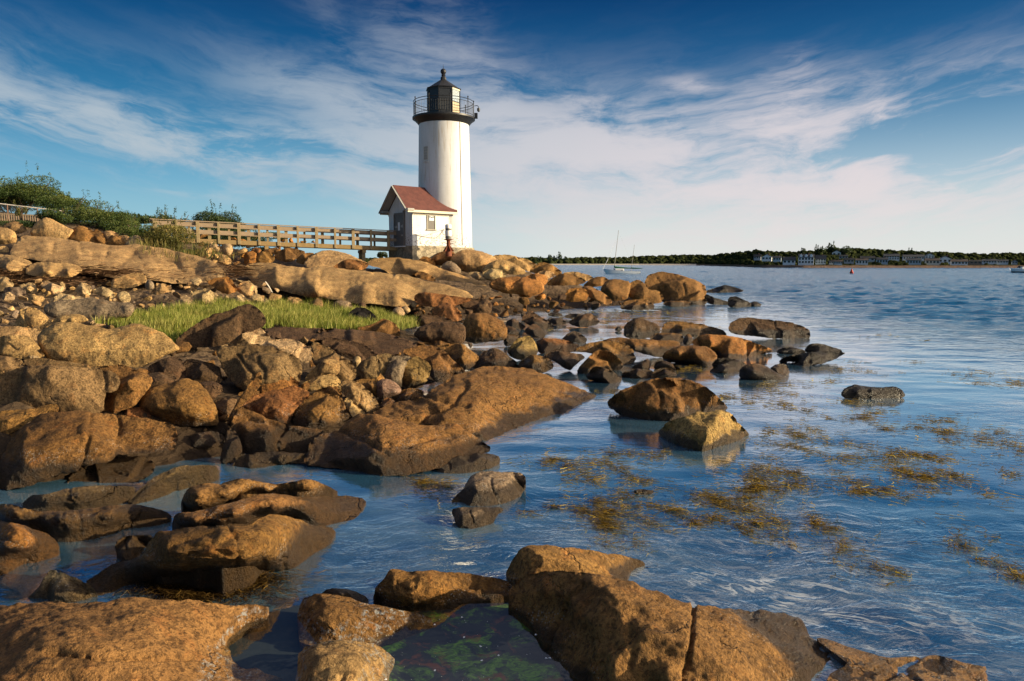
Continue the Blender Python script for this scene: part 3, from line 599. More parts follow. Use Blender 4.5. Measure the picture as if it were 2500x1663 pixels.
# ------------------------------------------------------------------ stones, traced one by one
STONES = r'''
g|nearest broad brown granite slab at the bottom left corner beside the dark pool|fg|-150,1010,25 160,975,30 400,970,33 640,965,33 900,950,35 1100,955,33 1300,980,28 1720,990,18 1700,1040,16 1580,1090,12 1520,1160,10 1450,1220,8 1500,1380,8 1700,1410,8 1850,1474,8 1850,1640,10 -150,1640,40|400,1150,50 900,1100,45 200,1350,55 1000,1330,38 1290,1330,20 600,1250,50 1300,1150,26|m=z n=ledge_rock mat=POOL cr=300,1290;620,1320;1000,1330;1290,1325
o|largest foreground granite ledge with long cracks running down to the foaming water|fg|1245,1440,20.4 1290,1405,32.64 1340,1398,39.44 1440,1400,43.52 1530,1415,37.4 1600,1445,27.2 1700,1475,17 1815,1490,8 1935,1502,2 1990,1560,0 2077,1618,-2 2060,1680,-2 2000,1780,-5 1400,1790,-10 1400,1665,6 1330,1590,6 1310,1545,8 1295,1510,10 1245,1475,12.24|1417,1416,44.88 1460,1416,47.6 1525,1452,49.64 1575,1495,50.32 1597,1549,49.64 1629,1603,48.28 1636,1663,46.24 1700,1520,38.08 1780,1560,28.56 1850,1600,19.72 1900,1640,13.6 1400,1500,28.56 1450,1580,25.84 1350,1480,21.76 1500,1640,28.56 1400,1590,14.96|m=z n=ledge_rock mat=DAMP cr=1420,1420;1377,1477;1345,1560;1330,1590!1695,1470;1690,1530;1672,1663;1665,1760
j|flat wet brown ledge, mostly awash at the bottom right corner|br|1020,935,2.5 1110,950,3.5 1200,985,2.5 1320,1020,2.5 1450,1062,2.5 1600,1065,1.5 1780,1042,1.5 1900,1075,2.5 2000,1110,0.5 2150,1130,2.5 2300,1190,1.5 2380,1240,-0.5 2420,1400,-0.5 1060,1420,1.5 1090,1180,2.5 1240,1105,2.5 1170,1050,4.5|1250,1050,4.5 1500,1110,3.5 1380,1180,0.5 1700,1150,2.5 1600,1120,-0.5 1900,1160,2.5 1800,1110,-0.5 1450,1250,3.5 2050,1190,-0.5 2000,1250,2.5|m=z mat=WASH n=ledge_rock nz=0.5
h|rounded ridge of pale granite behind the cracked foreground ledge, dipping under water|fg|930,850,10 980,740,23.8 1030,670,34 1100,645,35.36 1250,650,34 1480,680,25.84 1700,710,14.96 1900,765,2 1780,800,2 1750,870,10 1500,850,23.8 1150,840,28.56 1000,880,17|1150,760,37.4 1300,740,34 1500,760,25.84|m=z mat=DAMP n=ledge_rock
h|low crumpled brown ledge closing the far side of the green tide pool|br|30,1000,8 60,930,18.75 130,830,28.5 170,815,30 330,830,27 550,825,24.75 800,860,16.5 1080,925,15 1090,965,10 800,1010,12 560,1040,8 400,1070,6 200,1075,6 50,1040,4|300,870,31.5 280,940,30 500,920,22.5 700,940,13.5|m=z mat=DAMP n=ledge_rock nz=1.5
o|blocky brown stone between the two tide pools, the upper of two|br|728,1530,8 735,1465,16.5 780,1450,21 840,1458,19.5 900,1475,18 1050,1505,10 1055,1525,6 1010,1555,5 940,1575,5 850,1570,12 735,1575,10|790,1500,25.5 760,1475,24 880,1510,19.5 960,1530,12|m=z mat=POOL n=ledge_rock
o|blocky tan stone between the tide pools at the bottom edge|tan|722,1663,10 731,1580,13.5 800,1562,18 900,1570,16.5 945,1588,10.5 970,1610,6 945,1650,5 930,1750,5 715,1750,10|770,1600,27 870,1600,24 800,1660,28.5 890,1660,16.5|m=z mat=POOL n=ledge_rock
g|small dark hump of wet rock behind the stones that divide the tide pools|dk|2040,930,5 2100,882,12 2250,892,12 2357,945,4 2340,985,4 2210,965,8|2180,920,16|m=z mat=SHORE
g|pale triangular stone standing behind the nearest slab at the left|lt|155,972 240,890 300,790 330,762 450,800 600,880 642,965 400,985|330,800,.1 420,880,.2|lean=.5 mat=DAMP
g|long humped brown ledge with one deep vertical crack between the channel and the sea|br|540,845,3.24 620,790,8.64 740,720,15.12 890,690,17.28 960,580,36.72 1010,520,47.52 1100,518,47.52 1200,500,51.84 1300,487,54 1470,485,54 1600,480,49.68 1650,440,47.52 1750,410,43.2 1900,430,30.24 2000,480,15.12 2150,500,5 2100,580,3 2000,640,3 1900,730,1 1830,765,0 1700,775,0 1500,805,0 1200,840,0 1000,850,0 800,860,0 700,935,-1 640,950,-1|930,680,41.04 1100,600,56.16 1300,560,60.48 1480,560,58.32 1600,560,54 1700,560,47.52 1750,480,47.52 950,670,32.4 1150,670,49.68 1500,680,47.52 1500,740,21.6 1200,740,23.76 900,760,16.2 1750,700,23.76 1900,600,15.12|m=z mat=SHORE n=ledge_rock cr=1470,485;1520,560;1530,650;1500,800!1790,550;1810,650;1830,765
g|small square-ended block at the left end of the long humped ledge|br|735,590 800,545 960,540 975,570 905,640 895,700 760,715|770,590,.1 900,590,.35|lean=.7 mat=SHORE
g|upper ridge of the twin brown ledges in mid channel, crest in three humps|br|1155,392,5.4 1180,260,32.4 1240,225,36.72 1420,215,34.56 1550,180,41.04 1700,205,34.56 1780,220,32.4 1960,180,41.04 2100,230,25.92 2170,270,12.96 2100,295,10.8 1900,305,15.12 1700,285,19.44 1500,315,16.2 1300,395,8.64 1180,405,4.32|1260,280,43.2 1450,270,38.88 1950,230,38.88 1250,350,28.08 1700,250,32.4|m=z mat=SHORE n=ledge_rock
g|lower ridge of the twin brown ledges in mid channel, ending in wet weed|br|1100,515,1 1108,430,23.76 1150,400,30.24 1250,400,30.24 1500,330,34.56 1700,275,34.56 1900,300,28.08 2180,290,8.64 2350,310,3 2300,400,2 2250,445,1 2150,470,1 2000,450,6.48 1850,410,10.8 1650,420,15.12 1550,485,8.64 1300,500,3 1180,528,1|1250,440,36.72 1500,390,38.88 1750,340,38.88 1950,370,23.76 1400,470,19.44 1150,460,23.76|m=z mat=SHORE n=ledge_rock
g|long low cracked ledge along the left channel bank, pointing into the water|br|-60,350,19.4 0,350,25.2 80,350,28.1 200,390,25.2 400,390,22.3 600,370,22.3 850,345,19.4 950,360,16.5 1060,390,9.25 1100,425,4 1000,455,4 800,475,4 650,525,4 520,550,4 350,555,4 250,515,4 120,480,7.8 -60,430,9.25|100,400,36.8 400,430,31 700,410,28.1 500,480,16.5|m=z mat=SHORE n=ledge_rock cr=405,390;400,470;420,520!505,390;515,470;520,545
g|orange lit rock on the left edge of the channel above the nearest slab|or|-60,440,16.5 80,465,31 200,500,25.2 340,545,10.7 385,632,4 300,665,4 130,695,4 60,745,4 -60,790,4|80,540,39.7 150,620,22.3 0,620,22.3|m=z mat=SHORE n=ledge_rock
g|thin wet greenish slab half awash at the head of the channel|gb|130,352,6.35 200,290,16.5 290,285,19.4 450,240,19.4 650,225,22.3 850,230,16.5 870,252,6.35 800,312,4 600,355,4 400,375,4 250,392,4|500,290,22.3 300,330,13.6|m=z mat=SHORE n=ledge_rock
g|sloping wet slab with water running off it below the stone pile|gb|810,340,4 870,270,7.8 1000,160,22.3 1150,100,28.1 1380,95,19.4 1405,140,4 1300,200,4 1150,225,4 950,300,4|1100,160,19.4|m=z mat=SHORE n=ledge_rock
g|oval flat-topped brown stone resting against the big cracked slab|br|440,170 500,130 560,95 680,65 850,35 940,40 990,90 980,140 900,190 800,228 600,232 430,230|560,160,.3 760,180,.25 930,130,.4|lean=2.2
d|big sloping brown slab split by two long cracks at the left edge|br|-60,1000 40,920 180,830 300,720 700,710 740,715 900,735 1160,765 1290,785 1340,830 1370,920 1330,1000 1180,1010 920,1030 850,1080 620,1140 420,1190 200,1280 100,1300 -60,1290|180,880,.35 450,830,.45 700,800,.45 1000,830,.5 1250,830,.55 300,1000,.1 700,1000,.14 1000,950,.25|lean=1.2 n=ledge_rock cr=700,715;690,800;680,900;650,1000;625,1140!895,740;910,870;895,1030
d|big flat-faced speckled block at the left edge below the oblong boulder|gb|-60,440 140,365 400,355 700,380 810,390 900,420 912,470 900,530 850,552 800,552 790,722 560,712 450,690 -60,650|60,470,.15 400,390,.2 780,420,.2|lean=.45 cr=800,400;800,550
d|dark block with a lit right flank wedged behind the flat-faced speckled block|br|740,362 900,350 960,360 1080,410 1180,450 1130,540 1010,672 850,722 780,722 790,550 870,540 900,480 880,420 800,388|960,420,.3 1020,480,.25|lean=.7
d|dome-topped brown boulder in the hollow right of the cracked slab|br|1070,640 1080,580 1150,520 1300,490 1400,460 1450,458 1520,480 1600,560 1660,680 1675,780 1650,812 1350,812 1280,780 1150,740 1080,680||rnd=.8
d|large smooth oblong tan boulder lying in front of the grass patch|tan|280,150 340,80 430,25 560,25 700,50 850,80 930,60 1040,35 1130,60 1250,110 1340,190 1372,235 1200,300 1100,360 900,352 700,357 500,330 360,300|460,110,.5 700,150,.45 1000,130,.55 420,220,.25 1100,220,.3|lean=1.0 rnd=.8
d|tan block with dished top at the left edge beside the oblong boulder|tan|-60,130 200,125 250,150 360,300 200,310 -60,250|120,200,.25|lean=.7
d|low tan ridge stone at the left edge behind the dish-topped block|tan|-60,60 100,55 250,70 335,92 300,160 200,150 -60,150|
d|greenish grey stone at the left edge above the flat-faced block|gb|-60,280 60,280 180,320 130,370 40,412 -60,430|
d|thin brown slab lying along the top of the flat-faced block|gb|180,310 300,295 450,320 700,350 800,392 400,375 180,355||n=ledge_rock
d|long brown shelf of rock at the left edge behind the cracked slab|br|-60,710 300,680 380,650 440,655 452,690 420,722 260,760 100,860 -60,920|
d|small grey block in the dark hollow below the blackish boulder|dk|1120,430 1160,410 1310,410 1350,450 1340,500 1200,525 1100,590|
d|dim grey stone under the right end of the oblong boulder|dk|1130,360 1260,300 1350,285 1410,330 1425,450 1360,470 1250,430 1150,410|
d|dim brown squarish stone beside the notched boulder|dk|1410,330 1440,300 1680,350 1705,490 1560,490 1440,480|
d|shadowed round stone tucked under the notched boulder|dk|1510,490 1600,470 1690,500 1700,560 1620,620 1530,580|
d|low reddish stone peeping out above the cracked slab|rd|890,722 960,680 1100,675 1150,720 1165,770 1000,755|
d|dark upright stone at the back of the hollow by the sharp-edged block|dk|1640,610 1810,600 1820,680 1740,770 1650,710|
d|dark wet stone at the head of the hidden water inlet|dk|1430,930 1500,870 1650,855 1720,900 1690,965 1560,1005 1430,1000|
e|dark narrow stone leaning by the little inlet of bright water|dk|130,1010 180,830 240,860 290,1000 250,1050 160,1110 120,1090|
f|blackish boulder with a pale lit end at the near edge of the grass|dk|398,795 430,760 480,730 530,715 570,697 600,715 615,740 600,757 560,765 520,792 470,800 420,800|490,755,.15 560,735,.15 585,720,.3|lean=.5
e|pale cracked stone below the blackish boulder, flat grey top|lt|95,205 200,140 380,55 420,60 512,150 490,168 400,185 280,195|300,140,.05 400,90,.3|lean=.9
e|largest grey-brown boulder of the central pile, notch in its top edge|gb|85,250 130,220 350,185 420,218 500,205 610,245 710,300 742,360 735,482 600,525 350,565 280,545 180,440 120,340|300,230,.25 560,260,.25 680,320,.3|lean=.45
e|pale rounded stone behind the notched boulder|lt|400,190 430,165 660,148 740,180 827,235 825,290 790,328 740,322 640,275 500,225|560,190,.3 740,230,.3|lean=.8
e|long dark stone slanting down right of the pale rounded stone|gb|815,180 850,175 930,200 1000,250 1010,270 1120,330 1162,400 1150,452 1050,472 900,400 825,325||lean=.6
e|small whitish stone caught between dark slabs in the central pile|lt|1128,330 1160,280 1190,290 1192,330 1170,365 1140,352|
e|dim brown rounded stone left of the pale yellow one|gb|1160,375 1200,330 1300,275 1420,265 1450,290 1410,360 1390,460 1300,468 1170,445|
e|smooth grey stone leaning on the pale yellow one|gy|1375,455 1400,360 1440,278 1560,285 1595,302 1535,335 1505,480 1505,520 1400,495|
e|pale yellow round-faced stone standing upright in the pile|yl|1490,505 1500,390 1530,340 1600,290 1640,288 1660,310 1720,340 1737,380 1692,485 1620,522 1560,532|1540,350,.05 1680,370,.1|lean=.35
e|brown ledge with a curved top behind the pale yellow stone|br|1500,245 1650,205 1750,203 1830,240 1870,290 1992,390 1980,425 1800,485 1740,455 1700,380 1600,290||n=ledge_rock
e|broad dim brown slab right of the curved ledge|br|1760,200 1980,188 2020,230 2102,290 2060,350 1995,395 1880,300 1830,230||n=ledge_rock
e|dark rock at the inner end of the sea inlet beside the big stained ledge|dk|2030,360 2120,260 2200,220 2260,240 2330,290 2400,335 2320,370 2100,380|
e|tan stone with a worn hollow, centre of the pile|tan|765,465 790,420 870,350 920,300 1040,320 1047,360 1000,435 930,425 860,445||lean=.6
e|low tan stone just below the stone with a worn hollow|tan|735,495 860,440 960,420 1000,425 1045,480 1005,515 880,525 830,555 760,535|
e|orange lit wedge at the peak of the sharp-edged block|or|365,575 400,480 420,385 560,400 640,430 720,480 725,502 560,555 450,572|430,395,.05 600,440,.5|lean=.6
e|dark steep-sided block facing the hollow, below the orange wedge|br|165,790 240,640 300,560 420,385 440,480 380,570 300,640 270,680 250,750 205,830||lean=.4
e|dark brown block with rust streaks under the orange wedge|rd|270,655 340,600 450,565 560,540 660,508 760,538 802,570 765,620 665,700 645,797 560,792 400,725|360,620,.2 640,610,.4 600,640,.1|lean=.8
e|light brown block right of a deep gap in the pile|br|675,795 690,720 740,650 810,570 900,553 1040,600 1062,640 1092,740 1100,758 1000,795 880,842 760,825|800,660,.25 980,700,.2|lean=.8
e|narrow stone wedged across the top of the light brown block|br|835,552 890,520 1000,508 1042,550 1055,605 960,585|
e|tall slanting tan stone with a rounded shoulder, right side of the pile|tan|1035,482 1110,468 1180,488 1270,560 1310,620 1342,680 1280,718 1210,715 1080,605|1120,500,.2 1250,600,.2|lean=.6
e|thin split sliver leaning under the slanting tan stone|tan|1068,612 1100,600 1180,680 1232,718 1130,758 1098,705|
e|brown cobble behind the pinkish cobble|br|1145,475 1200,460 1320,458 1335,500 1325,605 1280,570|
e|smooth pinkish cobble at the right of the stone pile|pk|1318,485 1360,453 1450,475 1502,530 1490,570 1420,592 1350,622 1318,585||rnd=.9
e|small reddish stone at the foot of the pinkish cobble|rd|1338,665 1380,600 1430,608 1482,660 1400,692|
e|low brown boulder between the cobble and the stained ledge|br|1425,605 1500,550 1570,525 1680,545 1650,640 1560,665 1470,655|
f|broad brown stained ledge reaching into the water in the middle, pale puddle on top|br|850,955,25 900,930,32 960,920,35 1040,870,48 1110,843,55 1190,845,48 1270,868,32 1330,895,14 1382,918,-1 1340,950,-2 1290,967,-2 1220,978,-2 1170,1002,-3 1130,1022,-3 1080,1000,12 1000,975,22 930,975,26|1110,880,50 1200,900,34 1040,920,42 1150,950,16 1280,925,14 1000,945,36 1080,960,26|m=z n=ledge_rock mat=DAMP
e|massive wedge-fronted block at the water's edge, dark left face and lit right flank|br|768,1105 790,1020 840,900 1000,860 1100,770 1200,720 1450,760 1700,820 1900,790 2000,850 2060,900 2192,980 2150,1022 2000,1050 1800,1130 1600,1180 1400,1207 1310,1205 1150,1162 1000,1135|845,912,.12 1030,890,.12 1190,868,.1 1240,900,.06 1300,990,.02 1325,1110,.0 1200,800,.55 1500,900,.32 1750,960,.3 1950,930,.5 1600,1080,.1 1150,1000,.07|lean=1.9 mat=SHORE rnd=.25 hug=0
e|thick curved stone rising to a sharp point left of the wedge-fronted block|br|268,663 300,680 400,730 560,790 700,820 880,850 920,862 800,912 800,1002 650,1035 400,1045 330,1045 270,995 235,880 190,830|300,760,.0 500,880,.1 300,900,.0 750,900,.3|lean=.8
e|flat wet-footed slab at the edge of the small inlet|gb|208,1152 240,1050 280,1033 370,1040 400,1018 650,1018 795,1040 780,1085 600,1112 420,1152 300,1167|300,1080,.2 600,1060,.4|lean=2.0 mat=SHORE n=ledge_rock
e|low grey wet hump off the right foot of the wedge-fronted block|gy|1705,1175 1800,1100 2000,1028 2190,1028 2262,1060 2252,1122 2130,1165 1960,1193 1850,1198||lean=2.4 mat=SHORE
h|wet purplish-grey boulder standing alone in the water at centre|gy|568,392 570,330 640,270 690,180 780,138 1020,153 1067,190 1057,290 1012,372 870,383 700,388|720,250,.1 960,270,.15 850,200,.55|lean=1.6 mat=DAMP
h|small pointed wet stone just in front of the lone purplish boulder|gy|560,400 620,390 880,385 922,400 872,440 842,502 640,563 608,530|640,440,.2 750,430,.5|lean=1.5 mat=DAMP
h|tip of a sunken stone breaking the surface right of the lone boulder|dk|1798,278 1850,262 1950,278 1900,300 1830,298|
b|great smooth bedrock ledge bulging above the grass below the lighthouse|tan|-10,470 20,400 250,390 330,410 500,440 760,430 950,450 1200,480 1450,500 1700,560 1900,610 2060,660 2120,710 1990,745 1900,755 1700,765 1560,745 1480,795 1300,775 950,745 740,710 600,705 500,685 300,630 200,610 100,610|300,470,.45 550,520,.4 850,510,.55 1200,560,.4 1550,600,.45 650,620,.12 1100,620,.16 1400,680,.08 1750,680,.2|Y=27 T=35 n=ledge_rock rnd=.7 cr=920,640;1010,590;1180,535!940,700;980,640!545,470;520,600!1200,640;1225,730!330,430;300,540!1420,520;1560,610;1640,650!700,470;690,600
b|darker red-brown toe of the smooth ledge above the rubble|rd|1560,705 1620,660 1800,680 2000,710 2110,730 1920,790 1700,790 1600,775||Y=27 n=ledge_rock
b|smooth domed ledge under the right half of the bridge|tan|535,395 600,330 700,280 800,272 950,308 1060,360 1140,395 1000,440 850,440 700,440 575,425|680,350,.4 900,360,.4|Y=37 T=41 n=ledge_rock rnd=.8
b|low reddish outcrop in front of the domed ledge|rd|795,440 900,370 960,355 1100,380 1140,405 1100,450 950,445||Y=36
b|long layered ledge sloping right from the foot of the lighthouse house|tan|1130,385 1200,345 1400,343 1500,358 1650,378 1800,440 2000,500 2200,590 2360,660 2360,800 2200,730 2050,670 1800,585 1700,500 1600,500 1500,490 1350,490 1270,440 1140,410|1350,400,.4 1600,430,.4 1900,530,.4|Y=36 T=44 n=ledge_rock
b|tan squared block against the stone footing of the house|or|1575,375 1630,325 1700,340 1752,380 1762,425 1680,410||Y=44
b|dome of rock stained red with rust below the white lamp|rd|1715,360 1800,290 1900,278 1942,300 1920,345 1860,410 1760,410||Y=44.6 rnd=.8
b|large grey-topped dome of rock at the foot of the tower|tan|1895,350 1980,278 2080,263 2200,288 2300,330 2355,372 2250,410 2180,468 2060,478 1960,430||Y=43.5 rnd=.8
b|grey round boulder below the dome by the tower|gy|1810,440 1830,400 1880,370 1950,400 2005,465 1950,510 1850,490||Y=42 rnd=.8
b|smooth grey-tan boulder right of the dome by the tower|lt|2190,480 2230,420 2357,363 2420,400 2430,470 2300,500||Y=42.5 rnd=.8
b|flattish boulder under the smooth grey-tan boulder|lt|2045,485 2150,468 2250,530 2275,565 2150,550||Y=41
b|oval boulder at the right below the tower dome|tan|2205,495 2260,450 2357,448 2410,500 2365,550 2260,550||Y=41 rnd=.8
b|small brown stone set in a step of the layered ledge|br|1560,500 1630,463 1740,520 1765,558 1650,540||Y=38
b|brown block in the row of stones under the bridge, second from its pale rocks|br|98,345 140,285 220,288 272,340 245,388 105,390||Y=40
b|orange-brown wedge beside the pale stones under the bridge|or|-15,300 60,278 107,310 105,410 -10,415||Y=40
b|small pinkish stone up under the bridge beam|rd|48,275 90,243 150,268 115,298||Y=41.5
b|flat brown stone up under the bridge beam|br|155,275 260,253 330,263 320,308 180,308||Y=41.5
b|low brown outcrop directly under the bridge pier|br|255,320 350,258 450,253 565,290 470,350 400,380 300,360||Y=40.5
b|shaded hump between the pier outcrop and the domed ledge|br|455,370 540,298 645,300 585,360 540,405||Y=39.5
b|low brown boulder where the rubble meets the smooth ledge|br|75,405 180,378 255,403 185,460 85,455||Y=37
b|tan angular stone with a pointed top at the left foot of the smooth ledge|lt|-12,690 -5,600 20,548 70,588 112,660 65,710||Y=24.5
b|pale rounded stone at the left foot of the smooth ledge, just before the grass|lt|25,750 80,668 132,690 172,742 100,760|
b|square-cut tan stone standing at the far grass edge|tan|383,780 385,700 500,718 547,772 460,796|
b|dark pointed stone in the far grass edge|gb|585,775 640,730 700,708 717,792 660,825 590,795|
b|mossy flat stone at the far grass edge|gy|795,780 850,738 960,748 992,792 950,835 850,815|
b|black weathered stump-like boulder standing in the grass|bk|925,905 980,830 1050,800 1130,818 1200,878 1224,932 1100,935 960,920|1050,830,.1|lean=.5
b|dark small stone just behind the black boulder in the grass|dk|1035,800 1060,758 1100,758 1125,815 1050,818|
b|whitish lumpy stone at the right end of the grass|lt|1355,860 1390,798 1450,806 1483,872 1400,884|
b|whitish small stone next to the lumpy stone at the end of the grass|lt|1440,810 1490,783 1532,830 1490,856|
b|white square stone on the dark rubble right of the grass|lt|1540,795 1548,750 1620,753 1624,795|
b|big dark square-edged block above the shore rubble|dk|1975,785 2000,710 2280,740 2274,865 2100,838|2020,730,.1 2240,760,.1|lean=.5
b|brown box-shaped boulder with a lit right end|rd|1725,890 1748,800 1850,758 1950,790 2003,890 1990,925 1800,930|1830,800,.3 1930,830,.1|lean=.7
b|low brown stone in front of the box-shaped boulder|dk|1575,930 1640,880 1800,880 1935,930 1850,975 1600,980|
c|barrel-shaped brown boulder at the inner corner of the cove|br|-55,800 -45,660 0,625 90,622 160,650 225,690 247,745 232,800 150,815 0,824|40,660,.2 150,690,.2 60,700,.05|rnd=.9 lean=.7
b|heavy dark rounded boulder left of the barrel-shaped one|dk|1555,1060 1620,980 1750,938 1900,938 2012,960 2047,1020 2022,1125 1950,1158 1800,1140 1630,1110||rnd=.8 lean=.7
b|flat slab propped in front of the heavy dark boulder|br|1635,1125 1700,1083 1850,1083 1955,1110 1970,1160 1750,1165||n=ledge_rock
b|brown boulder on the near edge of the grass with a darker base|br|1025,995 1180,960 1270,908 1330,923 1412,980 1434,1065 1380,1060 1200,1040 1080,1018|1260,940,.2 1380,1000,.2|lean=.8
b|long flat dark ledge along the near side of the grass|dk|165,1005 300,983 600,998 1000,1008 1300,1038 1500,1100 1605,1152 1550,1210 1300,1250 1150,1240 1080,1170 900,1120 750,1095 550,1110 400,1100 240,1090|500,1040,.4 1000,1060,.5 1350,1130,.4|n=ledge_rock lean=3.
b|dark wedge of rock sliding below the long flat ledge|dk|695,1140 750,1073 900,1108 1080,1138 1150,1178 1205,1245 1180,1300 1000,1290 900,1250 820,1210|900,1140,.3 1120,1190,.3|lean=.6
c|tall brown headland boulder at the seaward end of the point|br|1172,420 1200,365 1280,346 1380,358 1480,388 1580,430 1592,480 1572,525 1500,565 1420,575 1300,550 1200,480|1260,400,.35 1450,430,.35 1550,470,.2 1300,480,.05|lean=.8 rnd=.4 Y=39.5 cr=1260,380;1300,450!1440,410;1450,500
c|dark cone of rock leaning on the headland boulder|br|1405,550 1460,490 1530,453 1562,490 1602,562 1500,572||Y=39
c|brown bulging outcrop left of the headland boulder|br|875,460 920,400 1000,393 1080,418 1070,480 1055,530 960,540 900,495||rnd=.7
c|brown knobbly rock with a lit crest against the headland boulder|br|1025,480 1080,420 1130,398 1170,420 1200,470 1260,468 1302,510 1292,550 1200,560 1100,530|
c|dark flat-topped block at the cove edge below the knobbly rock|br|1008,590 1040,540 1180,528 1242,570 1232,598 1060,600|
c|long low block at the water below the headland boulder|br|1295,565 1320,543 1480,543 1492,572 1400,580|
c|squared brown block lying on the shore of the point|or|632,515 660,460 760,453 797,490 782,535 700,545 640,537|680,470,.3 765,480,.2|lean=.6
c|orange rounded ledge with a split in its face below the tower|or|115,440 160,390 280,378 400,388 492,420 492,475 430,505 300,490 230,488||rnd=.7
c|yellowish orange block in the middle of the point|or|365,385 420,355 510,368 518,412 490,435 400,408|
c|dark-streaked hump on the skyline at the right of the tower slope|br|395,340 440,295 480,278 560,303 622,352 570,370 430,350|
c|smooth grey skyline boulder right of the tower|tan|65,340 120,285 200,260 270,278 382,347 330,362 240,356 130,330||rnd=.8
c|pale slab-like boulder below the skyline boulder right of the tower|lt|75,355 120,325 200,328 242,357 222,390 110,392|
c|long ridge of tan rock on the skyline behind the point|tan|135,235 250,228 380,262 452,302 400,345 300,305 200,268||Y=47
c|rounded tan stone under the dark-streaked hump|tan|445,365 470,338 550,343 572,372 500,390|
c|long tan boulder right of the yellowish block|br|505,430 560,380 620,353 700,368 782,402 750,425 600,435|
c|low tan rock on the skyline left of the moored sailboat's hull|tan|615,355 700,343 800,368 837,392 760,405 680,375||Y=45
c|low brown rock below the moored sailboat's hull|br|755,440 830,383 900,378 935,402 900,435 800,445||Y=42
c|smooth sloping brown rock at the middle of the point|br|745,450 800,438 900,490 955,540 942,572 860,545 800,515|
c|small square orange stone on the shore|or|316,505 340,463 400,458 428,490 390,520|
c|dark block with a flat right side at the inner shore|dk|-10,545 60,523 130,538 138,622 80,635 -10,615|
c|peaked dark rock in the shallows, left of three|dk|235,685 290,658 330,688 375,722 300,735 250,725|
c|tallest peaked dark rock in the shallows of the cove|dk|332,665 400,603 450,638 540,690 568,727 480,735 400,705||lean=.6
c|split dark rock in front of the tallest peaked one|dk|355,745 430,688 503,760 492,793 400,775|
c|flat dark rock awash behind the peaked rocks|dk|512,633 560,618 628,635 570,648|
c|flat dark rock awash at the middle of the cove|dk|627,648 680,626 765,635 700,664|
c|humped dark rock with a knob in the middle of the cove|dk|657,684 720,650 800,622 842,650 873,690 760,720 690,705|
c|thin dark slab among the peaked rocks|dk|507,664 600,658 655,692 570,705|
c|small dark pyramid rock alone in the bright shallows|dk|612,802 660,760 710,743 783,795 772,824 690,818||lean=.6
c|tiny dark stone poking from the bright water|bk|972,738 1000,710 1023,735 1000,745|
c|dark smooth-backed boulder at the left of the mid-water group|dk|1032,765 1045,700 1120,653 1180,668 1260,700 1292,750 1180,795 1060,790|1120,690,.3|rnd=.8
c|dark brown back rock of the mid-water group|br|1286,750 1310,690 1400,680 1550,698 1700,738 1735,772 1650,790 1500,785 1400,775 1300,765|
c|largest lit brown rock of the mid-water group, sloping to a point|or|1490,815 1560,770 1700,773 1850,798 1950,838 2058,880 1950,905 1850,935 1760,948 1640,910 1520,850|1600,820,.4 1800,850,.4|lean=1.6 mat=DAMP
c|low rounded brown ledge across the left of the mid-water group|br|875,815 960,788 1080,798 1230,808 1400,813 1423,850 1335,895 1280,925 1120,880||rnd=.8
c|small round brown stone on the low rounded ledge|br|1195,795 1260,758 1420,763 1443,800 1420,828 1300,820|
c|dark stone wedged between the lit brown rocks|br|1435,830 1450,770 1485,768 1505,810 1470,845|
c|smooth whale-backed brown boulder in front of the mid-water group|br|1295,905 1380,853 1500,843 1600,853 1662,900 1663,962 1610,988 1450,965 1310,948||rnd=.9 mat=DAMP
c|brown shelf rock running into the mid-water group from the left|br|685,875 800,828 900,813 1020,823 1082,850 1118,930 1100,960 1010,975 900,900 800,890|
c|angular brown rock with a lit face in the narrow channel|br|712,1025 760,960 850,873 940,883 1000,930 1033,992 980,1015 900,1008 780,1045|860,920,.1|lean=.7 mat=DAMP
c|dark tilted slab in front of the angular channel rock|dk|772,1065 830,983 900,993 980,1030 1023,1082 960,1108 860,1085||lean=.8 mat=SHORE
c|small brown stone between the channel rock and the whale-backed boulder|br|1078,1003 1140,960 1200,933 1218,970 1200,1010||mat=SHORE
c|small flat brown stone left of the whale-backed boulder's foot|br|1238,1005 1250,943 1310,943 1400,988 1423,1013 1330,1005||mat=SHORE
c|pale-topped brown cobble in the shallows, left of a pair|br|1023,1058 1030,1023 1080,1018 1100,1000 1220,1008 1243,1040 1220,1068 1100,1068||mat=SHORE
c|brown cobble in the shallows, right of a pair|br|1218,1073 1230,1020 1300,993 1380,1008 1393,1052 1300,1064||mat=SHORE
c|wet grey hump right of the whale-backed boulder|dk|1627,983 1660,933 1740,928 1830,948 1868,977 1820,1005 1700,995||mat=SHORE
c|small wet grey hump before the larger wet hump|dk|1607,1018 1680,973 1740,968 1833,1012 1780,1032 1660,1032||mat=SHORE
i|round black boulder in the water with a pale wet shoulder|dk|537,372 543,310 620,283 700,293 780,348 847,372 800,393 600,388||rnd=.8 mat=SHORE
i|small squarish stone behind the round black boulder|br|728,315 780,286 840,288 860,352 800,370||mat=SHORE
i|long flat-topped dark rock lying out in the bay like a barge|dk|468,65 480,20 540,-7 620,-7 850,18 980,58 990,112 950,125 740,118 500,90|520,25,.4 800,60,.3 840,70,.1|lean=.8 rnd=.4
i|lonely black saddle-backed rock in the seaweed|bk|1183,480 1220,435 1280,418 1320,428 1430,440 1530,428 1572,450 1603,487 1560,507 1400,503 1220,503||rnd=.8
i|wet black hump at the tip of the mid-water group|bk|768,208 830,176 890,183 950,198 963,218 830,225||mat=SHORE
i|longest wet black rock awash right of the mid-water group|bk|950,200 990,158 1060,156 1215,206 1100,224 980,215||mat=SHORE
